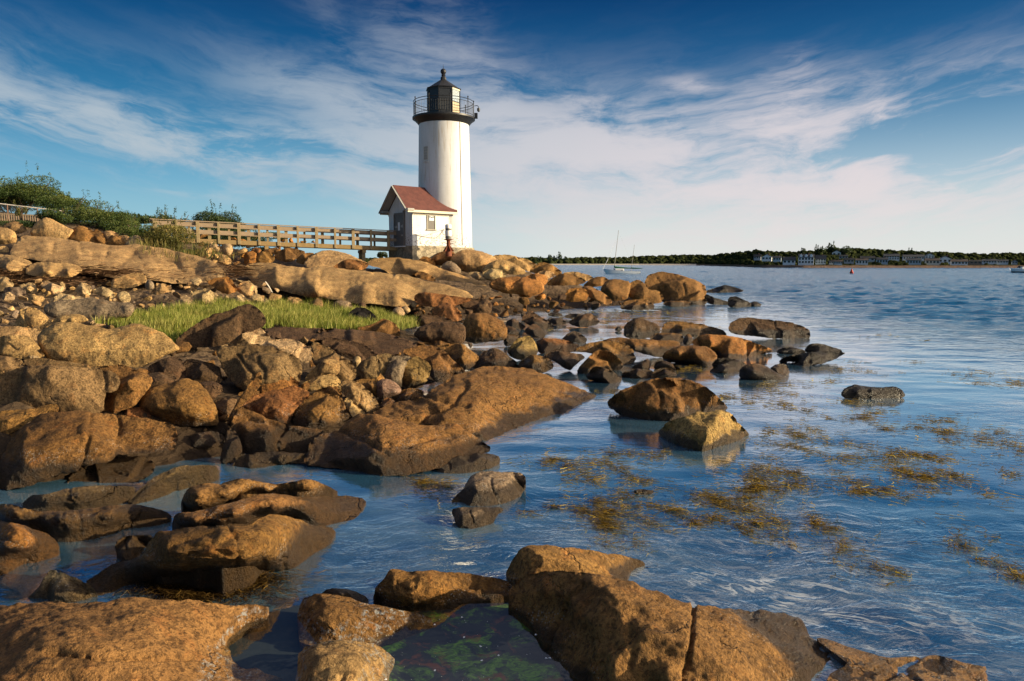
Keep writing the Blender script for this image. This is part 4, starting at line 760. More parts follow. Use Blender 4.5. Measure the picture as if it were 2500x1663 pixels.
i|glistening black ledge awash, nearest of the wet black rocks|bk|785,275 830,240 1000,208 1225,206 1150,255 960,308 870,303 900,265||lean=2. mat=SHORE nz=1.6
f|large brown boulder with a sloping top standing in the seaweed water|br|1395,932 1420,905 1480,880 1540,869 1600,879 1650,910 1680,947 1600,965 1520,975 1440,962|1560,885,.6 1600,905,.35 1500,925,.2 1640,930,.2|lean=.9 mat=DAMP
f|yellow-brown wedge of rock with a wet white hem below the large sloping boulder|yl|1513,1002 1540,970 1600,950 1675,944 1702,975 1729,1006 1650,1032 1612,1044 1560,1027|1660,960,.5 1620,1000,.1 1570,985,.4|lean=1.5 mat=DAMP rnd=.2
c|low dark reef far out beyond the headland|bk|1588,475 1700,440 1720,435 1800,453 1853,477 1700,484 1600,482||lean=3
c|black squarish rock off the tip of the headland|bk|1738,578 1744,520 1790,510 1830,528 1892,555 1892,580 1800,582|
c|wet black tail of stones joining the headland to the rock off its tip|bk|1575,492 1620,510 1700,538 1745,550 1745,566 1600,560||nz=1.6
c|low black fin of rock at the right of the rock off the headland|bk|1878,562 1920,543 1975,570 1890,580|
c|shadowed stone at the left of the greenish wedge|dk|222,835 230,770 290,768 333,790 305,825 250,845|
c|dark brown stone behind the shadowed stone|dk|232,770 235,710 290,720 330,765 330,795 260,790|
c|greenish yellow wedge of rock standing on the stained ledge|yl|246,880 300,810 380,771 420,800 448,870 442,915 360,945 280,925|340,810,.1 390,850,.05|lean=.5
c|cracked brown block under the greenish wedge|br|315,970 400,910 450,908 540,940 563,990 500,1025 400,1035 345,1012|
c|dark brown hump left of the greenish wedge|dk|15,970 100,880 180,863 250,918 353,1012 250,1022 60,1012|
c|low red-brown ledge right of the greenish wedge|rd|437,870 450,800 600,798 743,840 690,888 480,900||n=ledge_rock
c|dark brown shelf below the red-brown ledge|dk|477,910 600,880 783,910 702,975 660,1015 560,940|
a|broad smooth tan bedrock slab sloping down below the shrubs|tan|75,795 150,700 200,640 400,648 700,690 1000,738 1260,725 1500,768 1680,808 1900,870 1990,960 2015,1010 1870,1045 1850,1085 1300,1035 1000,1020 750,945 500,890 330,860 250,840 130,840|400,720,.7 700,800,.5 1200,800,.7 1000,900,.35 1500,900,.5 1750,950,.4 1300,960,.2|Y=27.5 T=37 n=ledge_rock rnd=.7 cr=960,760;940,820!1560,870;1640,960!480,700;465,780!700,690;730,790;1000,870!1560,815;1600,900!1030,915;1100,880;1180,800!1300,760;1380,850;1560,870
a|tallest tan boulder perched above the slab, below the wire fence|tan|268,615 290,570 330,520 400,480 450,488 520,530 600,570 657,590 622,635 590,675 400,670 300,650|400,540,.3 520,600,.2|Y=38.6 rnd=.8
a|brown boulder with a deep groove right of the tallest boulder|br|598,668 640,600 690,553 740,558 830,600 852,650 872,715 700,698|700,600,.3|Y=38.6
a|brown boulder leaning right of the grooved one|br|828,605 860,583 900,608 947,695 932,728 858,715||Y=38.8
a|flat tan stone topmost in the row below the shrubs|tan|908,605 1000,598 1062,640 1000,690 930,678||Y=39.3
a|squared grey-brown stone in the row below the shrubs|br|948,695 960,640 1090,643 1112,700 1090,728 960,724||Y=38.8
a|small tan stone tucked between two in the row below the shrubs|tan|1058,645 1120,638 1158,660 1142,705 1100,705||Y=39.1
a|tan stone at the right end of the row below the shrubs|lt|1148,665 1200,638 1246,648 1263,700 1240,720 1180,695||Y=38.9
a|pale low stone in front of the right end of the row|lt|1123,705 1190,663 1253,710 1230,735 1130,730||Y=38.5
a|dark boulder with a sharp corner at the upper left under the fence|gb|22,565 60,530 150,513 200,545 243,590 180,620 60,610||Y=39.5
a|rounded tan boulder cut by the left edge, under the dark corner boulder|tan|-60,575 0,568 80,578 142,620 147,690 110,724 -60,730||Y=37.5 rnd=.8
a|small angular stones' lead block at the left edge above the slab|tan|-30,740 60,733 77,770 72,808 -30,805||Y=35
a|grey wedge of stone lying on the lower slab|gy|108,835 130,770 260,773 252,842||Y=33.5
a|tan slab piece at the left edge, lower than the grey wedge|tan|-60,810 0,808 150,828 292,880 262,925 130,985 -60,980||Y=28 T=33 n=ledge_rock
a|low tan dome in front of the broad slab, above the dry weed|tan|222,975 260,900 340,878 600,888 700,908 737,950 640,1010 450,1005 300,995||Y=27 T=30 n=ledge_rock rnd=.8
a|flat-topped tan block in the rubble below the broad slab|tan|988,1065 1000,1030 1150,980 1260,973 1302,1000 1292,1055 1170,1105 1000,1100|1020,1040,.3 1180,1020,.6 1280,1010,.4|lean=.9
a|diamond-faced tan stone left in the rubble|lt|658,1125 740,1053 823,1100 792,1175 720,1180|
a|broad tan stone with a sunlit top in mid rubble|lt|808,1135 900,1093 982,1120 1033,1192 920,1185|
a|tan stone with a peaked top near the dry weed|lt|148,1095 290,1053 342,1130 270,1155|
a|long hooked stone in the rubble below the dry weed|lt|358,1085 400,1038 520,1088 603,1110 480,1173 420,1125|
a|grey speckled block at the left of the rubble|gy|33,1135 50,1098 190,1103 232,1130 212,1188 60,1184|
a|rounded tan stone at the left edge of the rubble|lt|-40,1015 60,1008 122,1070 102,1123 -40,1135|
a|broad low tan stone in the rubble above the log-like boulder|lt|468,1205 540,1153 740,1193 753,1213 500,1234|
a|long low greyish boulder lying like a log at the end of the grass|gy|388,1295 420,1250 560,1213 700,1208 800,1190 1000,1235 1180,1240 1197,1300 1152,1363 1050,1368 800,1404 480,1373 400,1325|500,1260,.4 900,1270,.4 1130,1280,.3|lean=.9 rnd=.8
a|tan peaked stone left of the log-like boulder|tan|213,1355 230,1300 290,1273 380,1328 452,1400 483,1420 400,1474 250,1454|300,1310,.3|lean=.6
a|narrow upright stone behind the tan peaked stone|tan|138,1405 190,1288 222,1300 225,1360 260,1454 150,1454|
a|smooth tan stone just above the oblong boulder|tan|478,1410 510,1358 640,1343 740,1348 793,1402 560,1430 410,1484 395,1462||rnd=.8
a|rounded tan cobble near the right of the log-like boulder|lt|1028,1185 1060,1148 1120,1138 1167,1180 1150,1234 1060,1230|
a|palest bluish-white stone in the rubble near the grass|lt|1588,1230 1610,1188 1640,1163 1700,1198 1737,1252 1680,1279|
a|large tan slab stone tilted to the right in the rubble|lt|1698,1145 1850,1108 1928,1180 1922,1225 1810,1270 1720,1194||lean=.7
a|orange angular boulder with a rough lit face at the slab's foot|or|1848,1060 1880,1030 1960,1012 2040,1010 2123,1130 2000,1164 1890,1084||lean=.5
a|tan angular stone right of the orange angular boulder|tan|2098,1120 2110,1095 2180,1038 2268,1100 2270,1164 2180,1174|
a|reddish tan stone in the rubble under the broad slab|tan|1338,1155 1430,1058 1523,1098 1533,1132 1400,1164|
a|squat grey stone at the foot of the broad slab|gy|1288,1085 1320,1028 1373,1070 1362,1112 1310,1119|
a|small upright tan stone at the far left corner of the grass|lt|2068,1205 2150,1158 2193,1210 2140,1254 2080,1236|
a|little cone-shaped stone in the rubble left of the log-like boulder|tan|248,1215 290,1148 373,1220 280,1239|
a|pale stone leaning left under the bridge, the larger of two pale ones|lt|1868,715 1900,698 1988,770 1973,808 1890,804||Y=39
a|whitish stone with a rust streak under the bridge|lt|1972,750 2000,713 2060,718 2073,780 2042,818 1985,795||Y=39
a|brown slanting stone left of the pale stones under the bridge|tan|1768,825 1840,743 1887,760 1882,810 1850,838||Y=38.5
a|tan stone below the pale stones under the bridge|tan|1880,830 1920,808 2000,808 2063,860 2052,893 1940,884||Y=37
a|small tan stone right of the rust-streaked one|tan|2108,785 2180,748 2208,775 2150,798||Y=40.5
'''

MATS = {'WASH': WASHED_GRANITE, 'DAMP': DAMP_GRANITE, 'POOL': POOL_GRANITE, 'SHORE': SHORE_GRANITE}
for ln in STONES.strip().splitlines():
    f = ln.split('|'); f += ['']*(6-len(f)); code, label, tone, pts, inner, opts = f[:6]; kw = {}
    for o in opts.split():
        k, v = o.split('=')
        if k == 'm': kw['mode'] = v
        elif k == 'n': kw['name'] = v
        elif k == 'mat': kw['mat'] = MATS[v]
        elif k == 'cr': kw['cracks'] = [c.replace(';', ' ') for c in v.split('!')]
        else: kw[k] = float(v)
    rock(code, label, tone, pts, inner, **kw)
# ------------------------------------------------------------------ lighthouse
BLACK = flat('black_paint', (.018,.018,.02), .45, var=.3, scale=3)
DARKMETAL = flat('weathered_dark_metal', (.05,.055,.06), .5, var=.3, scale=5)
m, t, b = material('white_brick')
g = t.new('ShaderNodeNewGeometry').outputs['Position']; x, y, z = t.xyz(g)
oc = t.new('ShaderNodeTexCoord').outputs['Object']; ox, oy, oz = t.xyz(oc)
ang = t.m('MULTIPLY', t.m('ARCTAN2', oy, ox), 1.75)
row = t.m('FRACT', t.m('DIVIDE', z, .085)); mort = t.ss(t.m('ABSOLUTE', t.m('SUBTRACT', row, .5)), .36, .5)
grime = t.noise(t.v('MULTIPLY', g, (1.2, 1.2, .25)), 1.3, 6, .65); fine = t.noise(g, 9., 6, .7)
c = t.mix(t.ss(grime, .35, .7), (.70,.70,.70), (.56,.555,.54)); c = t.mix(t.ss(fine, .58, .72, 0, .35), c, (.5,.47,.42))
# flaked paint showing brick: rare high up, common near the footing
low = t.ss(z, 5.4, 3.5, 0, 1.)
chipn = t.noise(t.v('MULTIPLY', g, (1., 1., 2.6)), 6.5, 5, .62); chip = t.ss(chipn, t.m('SUBTRACT', .70, t.m('MULTIPLY', low, .15)), t.m('SUBTRACT', .715, t.m('MULTIPLY', low, .15)))
c = t.mix(t.m('MULTIPLY', mort, .26), c, (.34,.31,.26)); st = t.noise(t.v('MULTIPLY', g, (5., 5., .35)), 1.2, 5, .6); c = t.mix(t.ss(st, .55, .70, 0, .5), c, (.42,.33,.22))
c = t.mix(t.m('MULTIPLY', chip, .9), c, (.11,.075,.05))
t.put(b.inputs['Base Color'], c); b.inputs['Roughness'].default_value = .55; b.inputs['Specular IOR Level'].default_value = .3
t.put(b.inputs['Normal'], t.bump(t.m('SUBTRACT', t.m('MULTIPLY', fine, .5), t.m('MULTIPLY', mort, .35)), .5, .02)); WHITE = m
m, t, b = material('footing_stone')
g = t.new('ShaderNodeNewGeometry').outputs['Position']
n1_ = t.noise(g, 2.6, 6, .7); v = t.voro(t.v('MULTIPLY', g, (1,1,1.6)), 1.5, 'DISTANCE_TO_EDGE')
c = t.mix(t.ss(n1_, .4, .62), (.20,.165,.11), (.40,.33,.22)); c = t.mix(t.ss(v, .05, .0, 0, .7), c, (.07,.06,.05)); c = t.mix(t.ss(t.noise(g, 15., 5, .7), .55, .68, 0, .6), c, (.09,.075,.055))
t.put(b.inputs['Base Color'], c); b.inputs['Roughness'].default_value = .85; t.put(b.inputs['Normal'], t.bump(n1_, .6, .06)); FOOT = m
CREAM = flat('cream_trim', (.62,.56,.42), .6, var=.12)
TRIMGREY = flat('shadow_grey_trim', (.42,.42,.42), .6)
GLASS, t, b = material('lantern_glass')
b.inputs['Base Color'].default_value = (.85,.92,.95,1); b.inputs['Roughness'].default_value = .02
tr_ = t.new('ShaderNodeBsdfTransparent'); tr_.inputs[0].default_value = (.85,.92,.95,1); mx = t.new('ShaderNodeMixShader'); mx.inputs[0].default_value = .28
t.l.new(tr_.outputs[0], mx.inputs[1]); t.l.new(b.outputs[0], mx.inputs[2]); t.l.new(mx.outputs[0], t.n['Material Output'].inputs['Surface'])
DARKGLASS = flat('dark_window_pane', (.02,.022,.025), .12, spec=.6)
TB = P(1087, 604, 48); TX, TY = TB.x, TB.y
zz = lambda py: P(1087, py, 48).z
LH = empty('lighthouse', (TX, TY, TB.z), 'white brick lighthouse tower with black lantern room standing on the rock ledge', 'lighthouse')
C0 = (TX, TY, 0)
z0_ = TB.z; z1_ = zz(306)
MB().lathe(C0, [(1.88,z0_-.05),(1.87,z0_+.3),(1.82,z0_+3),(1.76,z0_+5.5),(1.70,z1_+.12)], 64).build('tower_wall', WHITE, LH, True)
MB().lathe(C0, [(2.04,z0_-1.4),(2.02,z0_-.05),(1.90,z0_-.045)], 48).build('stone_footing', FOOT, LH)
MB().lathe(C0, [(1.71,z1_-.02),(1.76,z1_+.02),(1.82,z1_+.10),(2.02,zz(295)),(2.13,zz(293)),(2.13,zz(289)),(1.0,zz(288.5))], 64).build('gallery', BLACK, LH, True)
zd = zz(288.5); zr = zd+1.05
# railing
rail = MB()
for hz_ in (.12, .86, 1.03): rail.tube([(TX+2.04*math.cos(a*math.pi/32), TY+2.04*math.sin(a*math.pi/32), zd+hz_) for a in range(64)], .017 if hz_ < 1 else .022, 6, True)
RAIL = rail.build('gallery_railing', BLACK, LH)
TO_CAM = math.atan2(-TY, -TX)
for k in range(9):
    a = TO_CAM+R(12)+k*2*math.pi/9
    mb = MB().tube([(TX+2.04*math.cos(a), TY+2.04*math.sin(a), zd), (TX+2.04*math.cos(a), TY+2.04*math.sin(a), zd+1.14)], .028, 8)
    mb.lathe((TX+2.04*math.cos(a), TY+2.04*math.sin(a), zd+1.17), [(.005,-.05),(.04,-.03),(.05,0),(.04,.03),(.005,.05)], 8)
    mb.build('post', BLACK, RAIL)
    for j in range(1, 9):
        aa = a+j*2*math.pi/81
        MB().tube([(TX+2.04*math.cos(aa), TY+2.04*math.sin(aa), zd+.12), (TX+2.04*math.cos(aa), TY+2.04*math.sin(aa), zd+.86)], .010, 5).build('baluster', BLACK, RAIL)
# lantern room, eight sides
zl0, zl1 = zd-.01, zz(220); RL = 1.13
va = [TO_CAM+R(29.5+45*k) for k in range(8)]
vp = [(TX+RL*math.cos(a), TY+RL*math.sin(a)) for a in va]
PANEL = flat('lantern_panel', (.022,.025,.03), .4, var=.3)
SUNLITPANEL = flat('sunlit_panel', (.50,.40,.26), .6)  # dark panel on the sunward face, its warm sunlight put into the colour
zm = zl0+.95
for k in range(8):
    a, b_ = vp[k], vp[(k+1) % 8]
    A3 = lambda z_: Vector((*a, z_)); B3 = lambda z_: Vector((*b_, z_))
    nrm = Vector(((a[0]+b_[0])/2-TX, (a[1]+b_[1])/2-TY, 0)).normalized()
    def pane(q0, q1, e=.05): return [A3(q0)+(B3(q0)-A3(q0))*e, A3(q0)+(B3(q0)-A3(q0))*(1-e), A3(q1)+(B3(q1)-A3(q1))*(1-e), A3(q1)+(B3(q1)-A3(q1))*e]
    dark = k in (6, 7)            # the two faces turned to the camera are closed by dark panels
    MB().prism(pane(zl0, zm), -nrm*.03).build('parapet_panel', SUNLITPANEL if k == 0 else PANEL, LH)
    MB().prism(pane(zm+.04, zl1-.12), -nrm*.02).build('lantern_panel' if dark else 'lantern_pane', PANEL if dark else GLASS, LH)
    MB().bar(A3(zl0), A3(zl1), .07, .07, nrm).build('mullion', BLACK, LH)
    MB().bar(A3(zm+.01), B3(zm+.01), .06, .05).build('lantern_sill', BLACK, LH)
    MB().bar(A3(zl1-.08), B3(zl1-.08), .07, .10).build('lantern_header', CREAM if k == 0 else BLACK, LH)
beac = MB().lathe((TX, TY, zm+.0), [(.12,-.9),(.12,.1),(.2,.12),(.22,.3),(.2,.5),(.08,.56)], 16).build('beacon_lamp', flat('beacon_lens', (.6,.65,.65), .1), LH, True)
MB().lathe(C0, [(1.22,zl1-.03),(1.24,zl1+.02),(1.10,zl1+.06),(.22,zz(196)),(.2,zz(195)),(.2,zz(190)),(.16,zz(188.5)),(.11,zz(185)),(.16,zz(184)),(.12,zz(181.5))], 8, va[0]).build('lantern_roof', BLACK, LH)
zb = zz(175); rb = .195
MB().lathe((TX, TY, zb), [(rb*math.sin(q*math.pi/12)+.002, -rb*math.cos(q*math.pi/12)) for q in range(13)], 20).build('ventilator_ball', BLACK, LH, True)
MB().tube([(TX, TY, zb+rb-.01), (TX, TY, zz(158))], [.02,.008], 6).build('lightning_rod', BLACK, LH)
# conduit down the tower, window, gallery camera
def tw(deg_off, z_, out=0.):
    a = TO_CAM+R(deg_off); r_ = 1.88-.18*(z_-z0_)/(z1_-z0_)+out; return Vector((TX+r_*math.cos(a), TY+r_*math.sin(a), z_))
MB().tube([tw(38, z0_+.1+i*(z1_-z0_-.1)/10, .02) for i in range(11)], .022, 6).build('conduit', flat('grey_conduit', (.45,.42,.36), .6), LH)
aw = -44.; fr_ = MB(); wz0, wz1 = zz(397.5), zz(366)
WF = [tw(aw-5.6, wz0, .012), tw(aw+5.6, wz0, .012), tw(aw+5.6, wz1, .012), tw(aw-5.6, wz1, .012)]; nw = (tw(aw, wz0, 1)-tw(aw, wz0)).normalized()
MB().prism([v_-nw*.10 for v_ in WF], nw*.10).build('window', flat('blocked_window', (.17,.18,.19), .5), LH)
gr = MB()
for i in range(5): gr.bar(WF[0].lerp(WF[1], i/4)+nw*.02, WF[3].lerp(WF[2], i/4)+nw*.02, .03, .03, nw)
for i in range(6): gr.bar(WF[0].lerp(WF[3], i/5)+nw*.02, WF[1].lerp(WF[2], i/5)+nw*.02, .03, .03, nw)
gr.build('window_grid', flat('window_grid', (.55,.53,.48), .6), LH)
MB().bar(WF[0].lerp(WF[1], -.25)-Vector((0,0,.12)), WF[0].lerp(WF[1], 1.25)-Vector((0,0,.12)), .12, .07).build('window_sill', WHITE, LH)
ac = TO_CAM+R(78); pc = Vector((TX+2.1*math.cos(ac), TY+2.1*math.sin(ac), zd))
cm = MB().box(pc+Vector((.12,0,.10)), (.22,.2,.36)).tube([pc+Vector((.02,0,.75)), pc+Vector((.2,0,.78)), pc+Vector((.3,0,.7)), pc+Vector((.3,0,.62))], .025, 6)
cm.build('camera_bracket', BLACK, LH)
MB().lathe(pc+Vector((.3,0,.5)), [(.03,-.14),(.09,-.1),(.11,0),(.1,.1),(.03,.13)], 12).build('camera_dome', DARKMETAL, LH, True)
# ------------------------------------------------------------------ entry house, brick, on a rough stone footing
HN = Vector((-.766,-.643,0)); HS = Vector((.643,-.766,0)); HR = -HN         # gable normal, side normal, ridge direction
HC = P(1008, 635, 44.3); HC.z = 0                                            # front corner
hz0, hz1 = P(1008, 600, 44.3).z, P(1008, 511.5, 44.3).z; hzp = P(971, 462, 45.4).z; hzb = P(1008, 640, 44.3).z-.5
HWD, HLN = 2.95, 2.85
HH = empty('entry_house', (HC.x, HC.y, hz0), 'small white brick entry house with dark red gable roof joined to the tower', 'house')
def hp(s, l, z_): return Vector((HC.x, HC.y, 0))-HS*s+HR*l+Vector((0,0,z_))  # s metres across the gable, l along the side
W_ = HWD; mb = MB()
mb.prism([hp(0,0,hz0), hp(W_,0,hz0), hp(W_,0,hz1), hp(W_/2,0,hzp), hp(0,0,hz1)], HR*HLN)
mb.build('wall', WHITE, HH)
MB().prism([hp(-.04,-.04,hzb), hp(W_+.04,-.04,hzb), hp(W_+.04,-.04,hz0+.002), hp(-.04,-.04,hz0+.002)], HR*(HLN+.1)).build('footing', FOOT, HH)
ROOF, t, b = material('dark_red_roof')
g = t.new('ShaderNodeNewGeometry').outputs['Position']; n_ = t.noise(g, 3., 6, .7); fi = t.noise(g, 26., 4, .6); _, _, z = t.xyz(g)
cs = t.m('FRACT', t.m('DIVIDE', z, .11))
c = t.mix(t.ss(n_, .35, .65), (.085,.024,.019), (.13,.040,.030)); c = t.mix(t.ss(cs, .12, .0, 0, .5), c, (.07,.03,.025)); c = t.mix(t.ss(fi, .5, .7, 0, .4), c, (.09,.045,.04))
t.put(b.inputs['Base Color'], c); b.inputs['Roughness'].default_value = .8; t.put(b.inputs['Normal'], t.bump(t.m('ADD', cs, fi), .5, .015))
sl = (hzp-hz1)/(W_/2); ov = .27; og = .50; th = .10
rf = MB()
for sgn in (0, 1):
    e_s = -ov if sgn == 0 else W_+ov; ez = hz1-ov*sl+.12; pz_ = hzp+.14
    q = [hp(e_s,-og,ez), hp(W_/2,-og,pz_), hp(W_/2,HLN+1.6,pz_), hp(e_s,HLN+.5,ez)]
    rf.add(q+[v_+Vector((0,0,th)) for v_ in q], [(0,1,2,3),(7,6,5,4),(0,4,5,1),(1,5,6,2),(2,6,7,3),(3,7,4,0)])
ROOFO = rf.build('roof', ROOF, HH)
EAVE = flat('grey_rake_board', (.30,.29,.27), .6)
for sgn in (0, 1):
    e_s = -ov-.01 if sgn == 0 else W_+ov+.01; ez = hz1-ov*sl+.12
    MB().bar(hp(e_s,-og-.03,ez+.03), hp(W_/2,-og-.03,hzp+.17), .05, .20, HN).build('rake_board', EAVE, ROOFO)
    MB().bar(hp(e_s,-og,ez+.02), hp(e_s,HLN+.5,ez+.02), .06, .15).build('eave_board', CREAM, ROOFO)
    s_ = .0 if sgn == 0 else W_; d_ = -.035 if sgn == 0 else .035
    MB().bar(hp(s_+d_,.0,hz1-.15), hp(s_+d_,HLN,hz1-.15), .07, .30).build('frieze_board', CREAM, HH)
    MB().box(hp(s_-(.12 if sgn == 0 else -.12),-.3,hz1-.02), (.5,.5,.14), Matrix.Rotation(math.atan2(HS.y, HS.x), 3, 'Z')).build('eave_return', EAVE, HH, bevel=.015)
sof = MB()
for sgn in (0, 1):
    e_s = -ov if sgn == 0 else W_+ov; ez = hz1-ov*sl+.10
    sof.prism([hp(e_s,-og+.02,ez), hp(W_/2,-og+.02,hzp+.12), hp(W_/2,-.01,hzp+.12), hp(e_s,-.01,ez)], (0,0,.015))
sof.build('soffit', flat('soffit_board', (.28,.28,.27), .7), HH)
# door on the gable, held open toward the ridge side, with two pale notices
DOOR = flat('grey_door', (.14,.13,.12), .55, var=.3, scale=4)
dz0, dz1 = hz0+.02, hz0+2.06; ds0, ds1 = .98, 2.08
DOORO = MB().prism([hp(ds0,-.05,dz0), hp(ds1,-.05,dz0), hp(ds1,-.05,dz1), hp(ds0,-.05,dz1)], HR*.05).build('door', DOOR, HH)
dfm = MB(); dfm.bar(hp(ds0-.06,-.04,dz0), hp(ds0-.06,-.04,dz1+.22), .13, .14, HR).bar(hp(ds1+.05,-.04,dz0), hp(ds1+.05,-.04,dz1), .09, .12, HR).bar(hp(ds0,-.04,dz1+.05), hp(ds1+.05,-.04,dz1+.05), .10, .10)
dfm.build('door_frame', flat('door_frame', (.17,.155,.14), .6), HH)
PAPER = flat('paper_notice', (.72,.73,.74), .7, var=.05)
MB().prism([hp(1.44,-.065,hz0+1.02), hp(1.68,-.065,hz0+1.02), hp(1.68,-.065,hz0+1.55), hp(1.44,-.065,hz0+1.55)], HR*.01).build('door_notice', PAPER, DOORO)
SMUDGE = flat('scraped_door_paint', (.36,.35,.32), .7)
for s_, zc, rx_, rz_ in ((1.16,1.28,.17,.10),(1.92,1.26,.15,.07),(1.16,.70,.14,.06)):
    MB().prism([hp(s_+rx_*math.cos(q*.5236)*(1+.2*math.sin(q*2.1)),-.06,hz0+zc+rz_*math.sin(q*.5236)*(1+.25*math.cos(q*1.7))) for q in range(12)], HR*.008).build('scraped_patch', SMUDGE, DOORO)
MB().box(hp(1.5,-.10,hz0-.03), (1.4,.22,.07), Matrix.Rotation(math.atan2(HS.y, HS.x), 3, 'Z')).build('door_sill', PAPER, HH)
lh_ = MB().box(hp(1.02,-.08,hz0+1.75), (.03,.06,.12)).box(hp(1.02,-.08,hz0+.75), (.03,.06,.12)); lh_.build('door_hinge', BLACK, DOORO)
# side window with a white notice in it
l0, l1 = 1.12, 1.72; z0w, z1w = hz0+1.09, hz0+2.0
MB().prism([hp(-.02,l0,z0w), hp(-.02,l1,z0w), hp(-.02,l1,z1w), hp(-.02,l0,z1w)], -HS*.05).build('window', flat('boarded_window', (.07,.06,.05), .5, var=.3), HH)
wf = MB(); wf.bar(hp(-.03,l0,z0w), hp(-.03,l0,z1w), .05, .05, HS).bar(hp(-.03,l1,z0w), hp(-.03,l1,z1w), .05, .05, HS).bar(hp(-.03,l0,z1w), hp(-.03,l1,z1w), .05, .05).bar(hp(-.05,l0-.08,z0w-.04), hp(-.05,l1+.1,z0w-.04), .09, .06).bar(hp(-.04,l0-.05,z1w+.06), hp(-.04,l1+.22,z1w+.06), .05, .035)
wf.build('window_frame', flat('window_frame', (.35,.31,.24), .6), HH)
nb_ = MB().prism([hp(-.04,l0+.14,z0w+.55), hp(-.04,l1-.09,z0w+.55), hp(-.04,l1-.09,z1w-.05), hp(-.04,l0+.14,z1w-.05)], -HS*.008); nb_.build('window_notice', PAPER, HH)
ink = MB()
for i, (q0, q1) in enumerate(((.05,.18),(.23,.33),(.38,.5))): ink.bar(hp(-.055,l0+.12+q0*.75,z1w-.12-.02*(i % 2)), hp(-.055,l0+.12+q1*.75,z1w-.12-.02*(i % 2)), .008, .08)
ink.build('notice_lettering', BLACK, HH)
cbl = [hp(-.03,.1,hz0+.72), hp(-.03,.7,hz0+.62), hp(-.03,1.4,hz0+.52), hp(-.03,1.8,hz0+.55), hp(-.03,2.1,hz0+.75), hp(-.03,2.45,hz0+1.12)]
MB().tube(cbl, .014, 5).build('wall_cable', flat('cable', (.25,.22,.18), .6), HH)
# ------------------------------------------------------------------ white lamp on a rusty post
lb = P(1095, 614, 44.0); lz = lambda py: P(1095, py, 44.0).z
RUST = flat('rusty_iron', (.17,.048,.02), .8, var=.5, scale=14, bump=.6); WPL = flat('white_fibreglass', (.78,.78,.76), .35, var=.06); BAND = flat('grey_band', (.13,.125,.11), .5)
SL = empty('fog_signal_lamp', (lb.x, lb.y, lb.z), 'white capped cylinder lamp with dark bands on a rusty post', 'signal lamp')
MB().lathe((lb.x, lb.y, 0), [(.22,lz(626)),(.20,lz(612)),(.13,lz(609)),(.12,lz(588)),(.14,lz(586.5))], 16).build('rusty_post', RUST, SL, True)
for k in range(6):
    a = k*math.pi/3; MB().prism([(lb.x+.12*math.cos(a), lb.y+.12*math.sin(a), lz(600)), (lb.x+.38*math.cos(a), lb.y+.38*math.sin(a), lz(614)), (lb.x+.12*math.cos(a), lb.y+.12*math.sin(a), lz(614))], (.02*math.sin(a), -.02*math.cos(a), 0)).build('base_fin', RUST, SL)
MB().lathe((lb.x, lb.y, 0), [(.14,lz(587)),(.30,lz(585.5)),(.30,lz(584.5)),(.1,lz(584))], 20).build('tray', RUST, SL)
rr_ = .205
MB().lathe((lb.x, lb.y, 0), [(rr_*.95,lz(584)),(rr_*.95,lz(577))], 24).build('lower_band', BAND, SL, True)
MB().lathe((lb.x, lb.y, 0), [(rr_,lz(577)),(rr_*1.04,lz(576)),(rr_*1.04,lz(564)),(rr_,lz(563))], 24).build('lamp_body', WPL, SL, True)
MB().lathe((lb.x, lb.y, 0), [(rr_*.95,lz(563)),(rr_*.95,lz(558))], 24).build('lamp_band', BAND, SL, True)
MB().lathe((lb.x, lb.y, 0), [(rr_,lz(558)),(rr_,lz(550)),(rr_*.9,lz(548.3)),(rr_*.5,lz(547.5)),(.01,lz(547.3))], 24).build('lamp_cap', WPL, SL, True)
MB().tube([(lb.x-.2, lb.y+.05, lz(575)), (lb.x-.35, lb.y+.2, lz(572)), (lb.x-.5, lb.y+.45, lz(563)), tuple(hp(-.03,2.45,hz0+1.12))], .014, 5).build('lamp_cable', BLACK, SL)
# ------------------------------------------------------------------ wooden footbridge
m, t, b = material('weathered_timber')
g = t.new('ShaderNodeNewGeometry').outputs['Position']; oi = t.new('ShaderNodeObjectInfo').outputs['Random']
n_ = t.noise(t.v('MULTIPLY', g, (1., 1., 1.)), 8., 6, .7); n2_ = t.noise(t.v('MULTIPLY', g, (3., 3., 26.)), 2., 5, .6)
c = t.mix(t.ss(n2_, .35, .65), (.20,.145,.075), (.33,.245,.13)); c = t.mix(t.ss(oi, .3, .9, 0, .5), c, (.24,.20,.09)); c = t.mix(t.ss(n_, .55, .7, 0, .5), c, (.10,.07,.04))
t.put(b.inputs['Base Color'], c); b.inputs['Roughness'].default_value = .8; TIMBER = m
RAILW = flat('silvered_rail_timber', (.30,.22,.145), .75, var=.2, scale=5); BEAM = flat('brown_beam_timber', (.27,.18,.075), .75, var=.3, scale=4)
NX = [(377,531.5,40.5),(940,562.3,47.0)]
BA = P(377, 535, 40.5); BB = P(955, 563.5, 45.6); bd = BB-BA; bl = Vector((bd.x, bd.y, 0)); perp = Vector((-bl.y, bl.x, 0)).normalized()
if perp.y < 0: perp = -perp
BR = empty('wooden_footbridge', BA-Vector((0,0,1.3)), 'weathered timber footbridge with post and rail sides leading to the house door', 'footbridge')
WB = 1.7
def bp(s, off=0., dz_=0.): return BA+bd*s+perp*off+Vector((0,0,dz_))
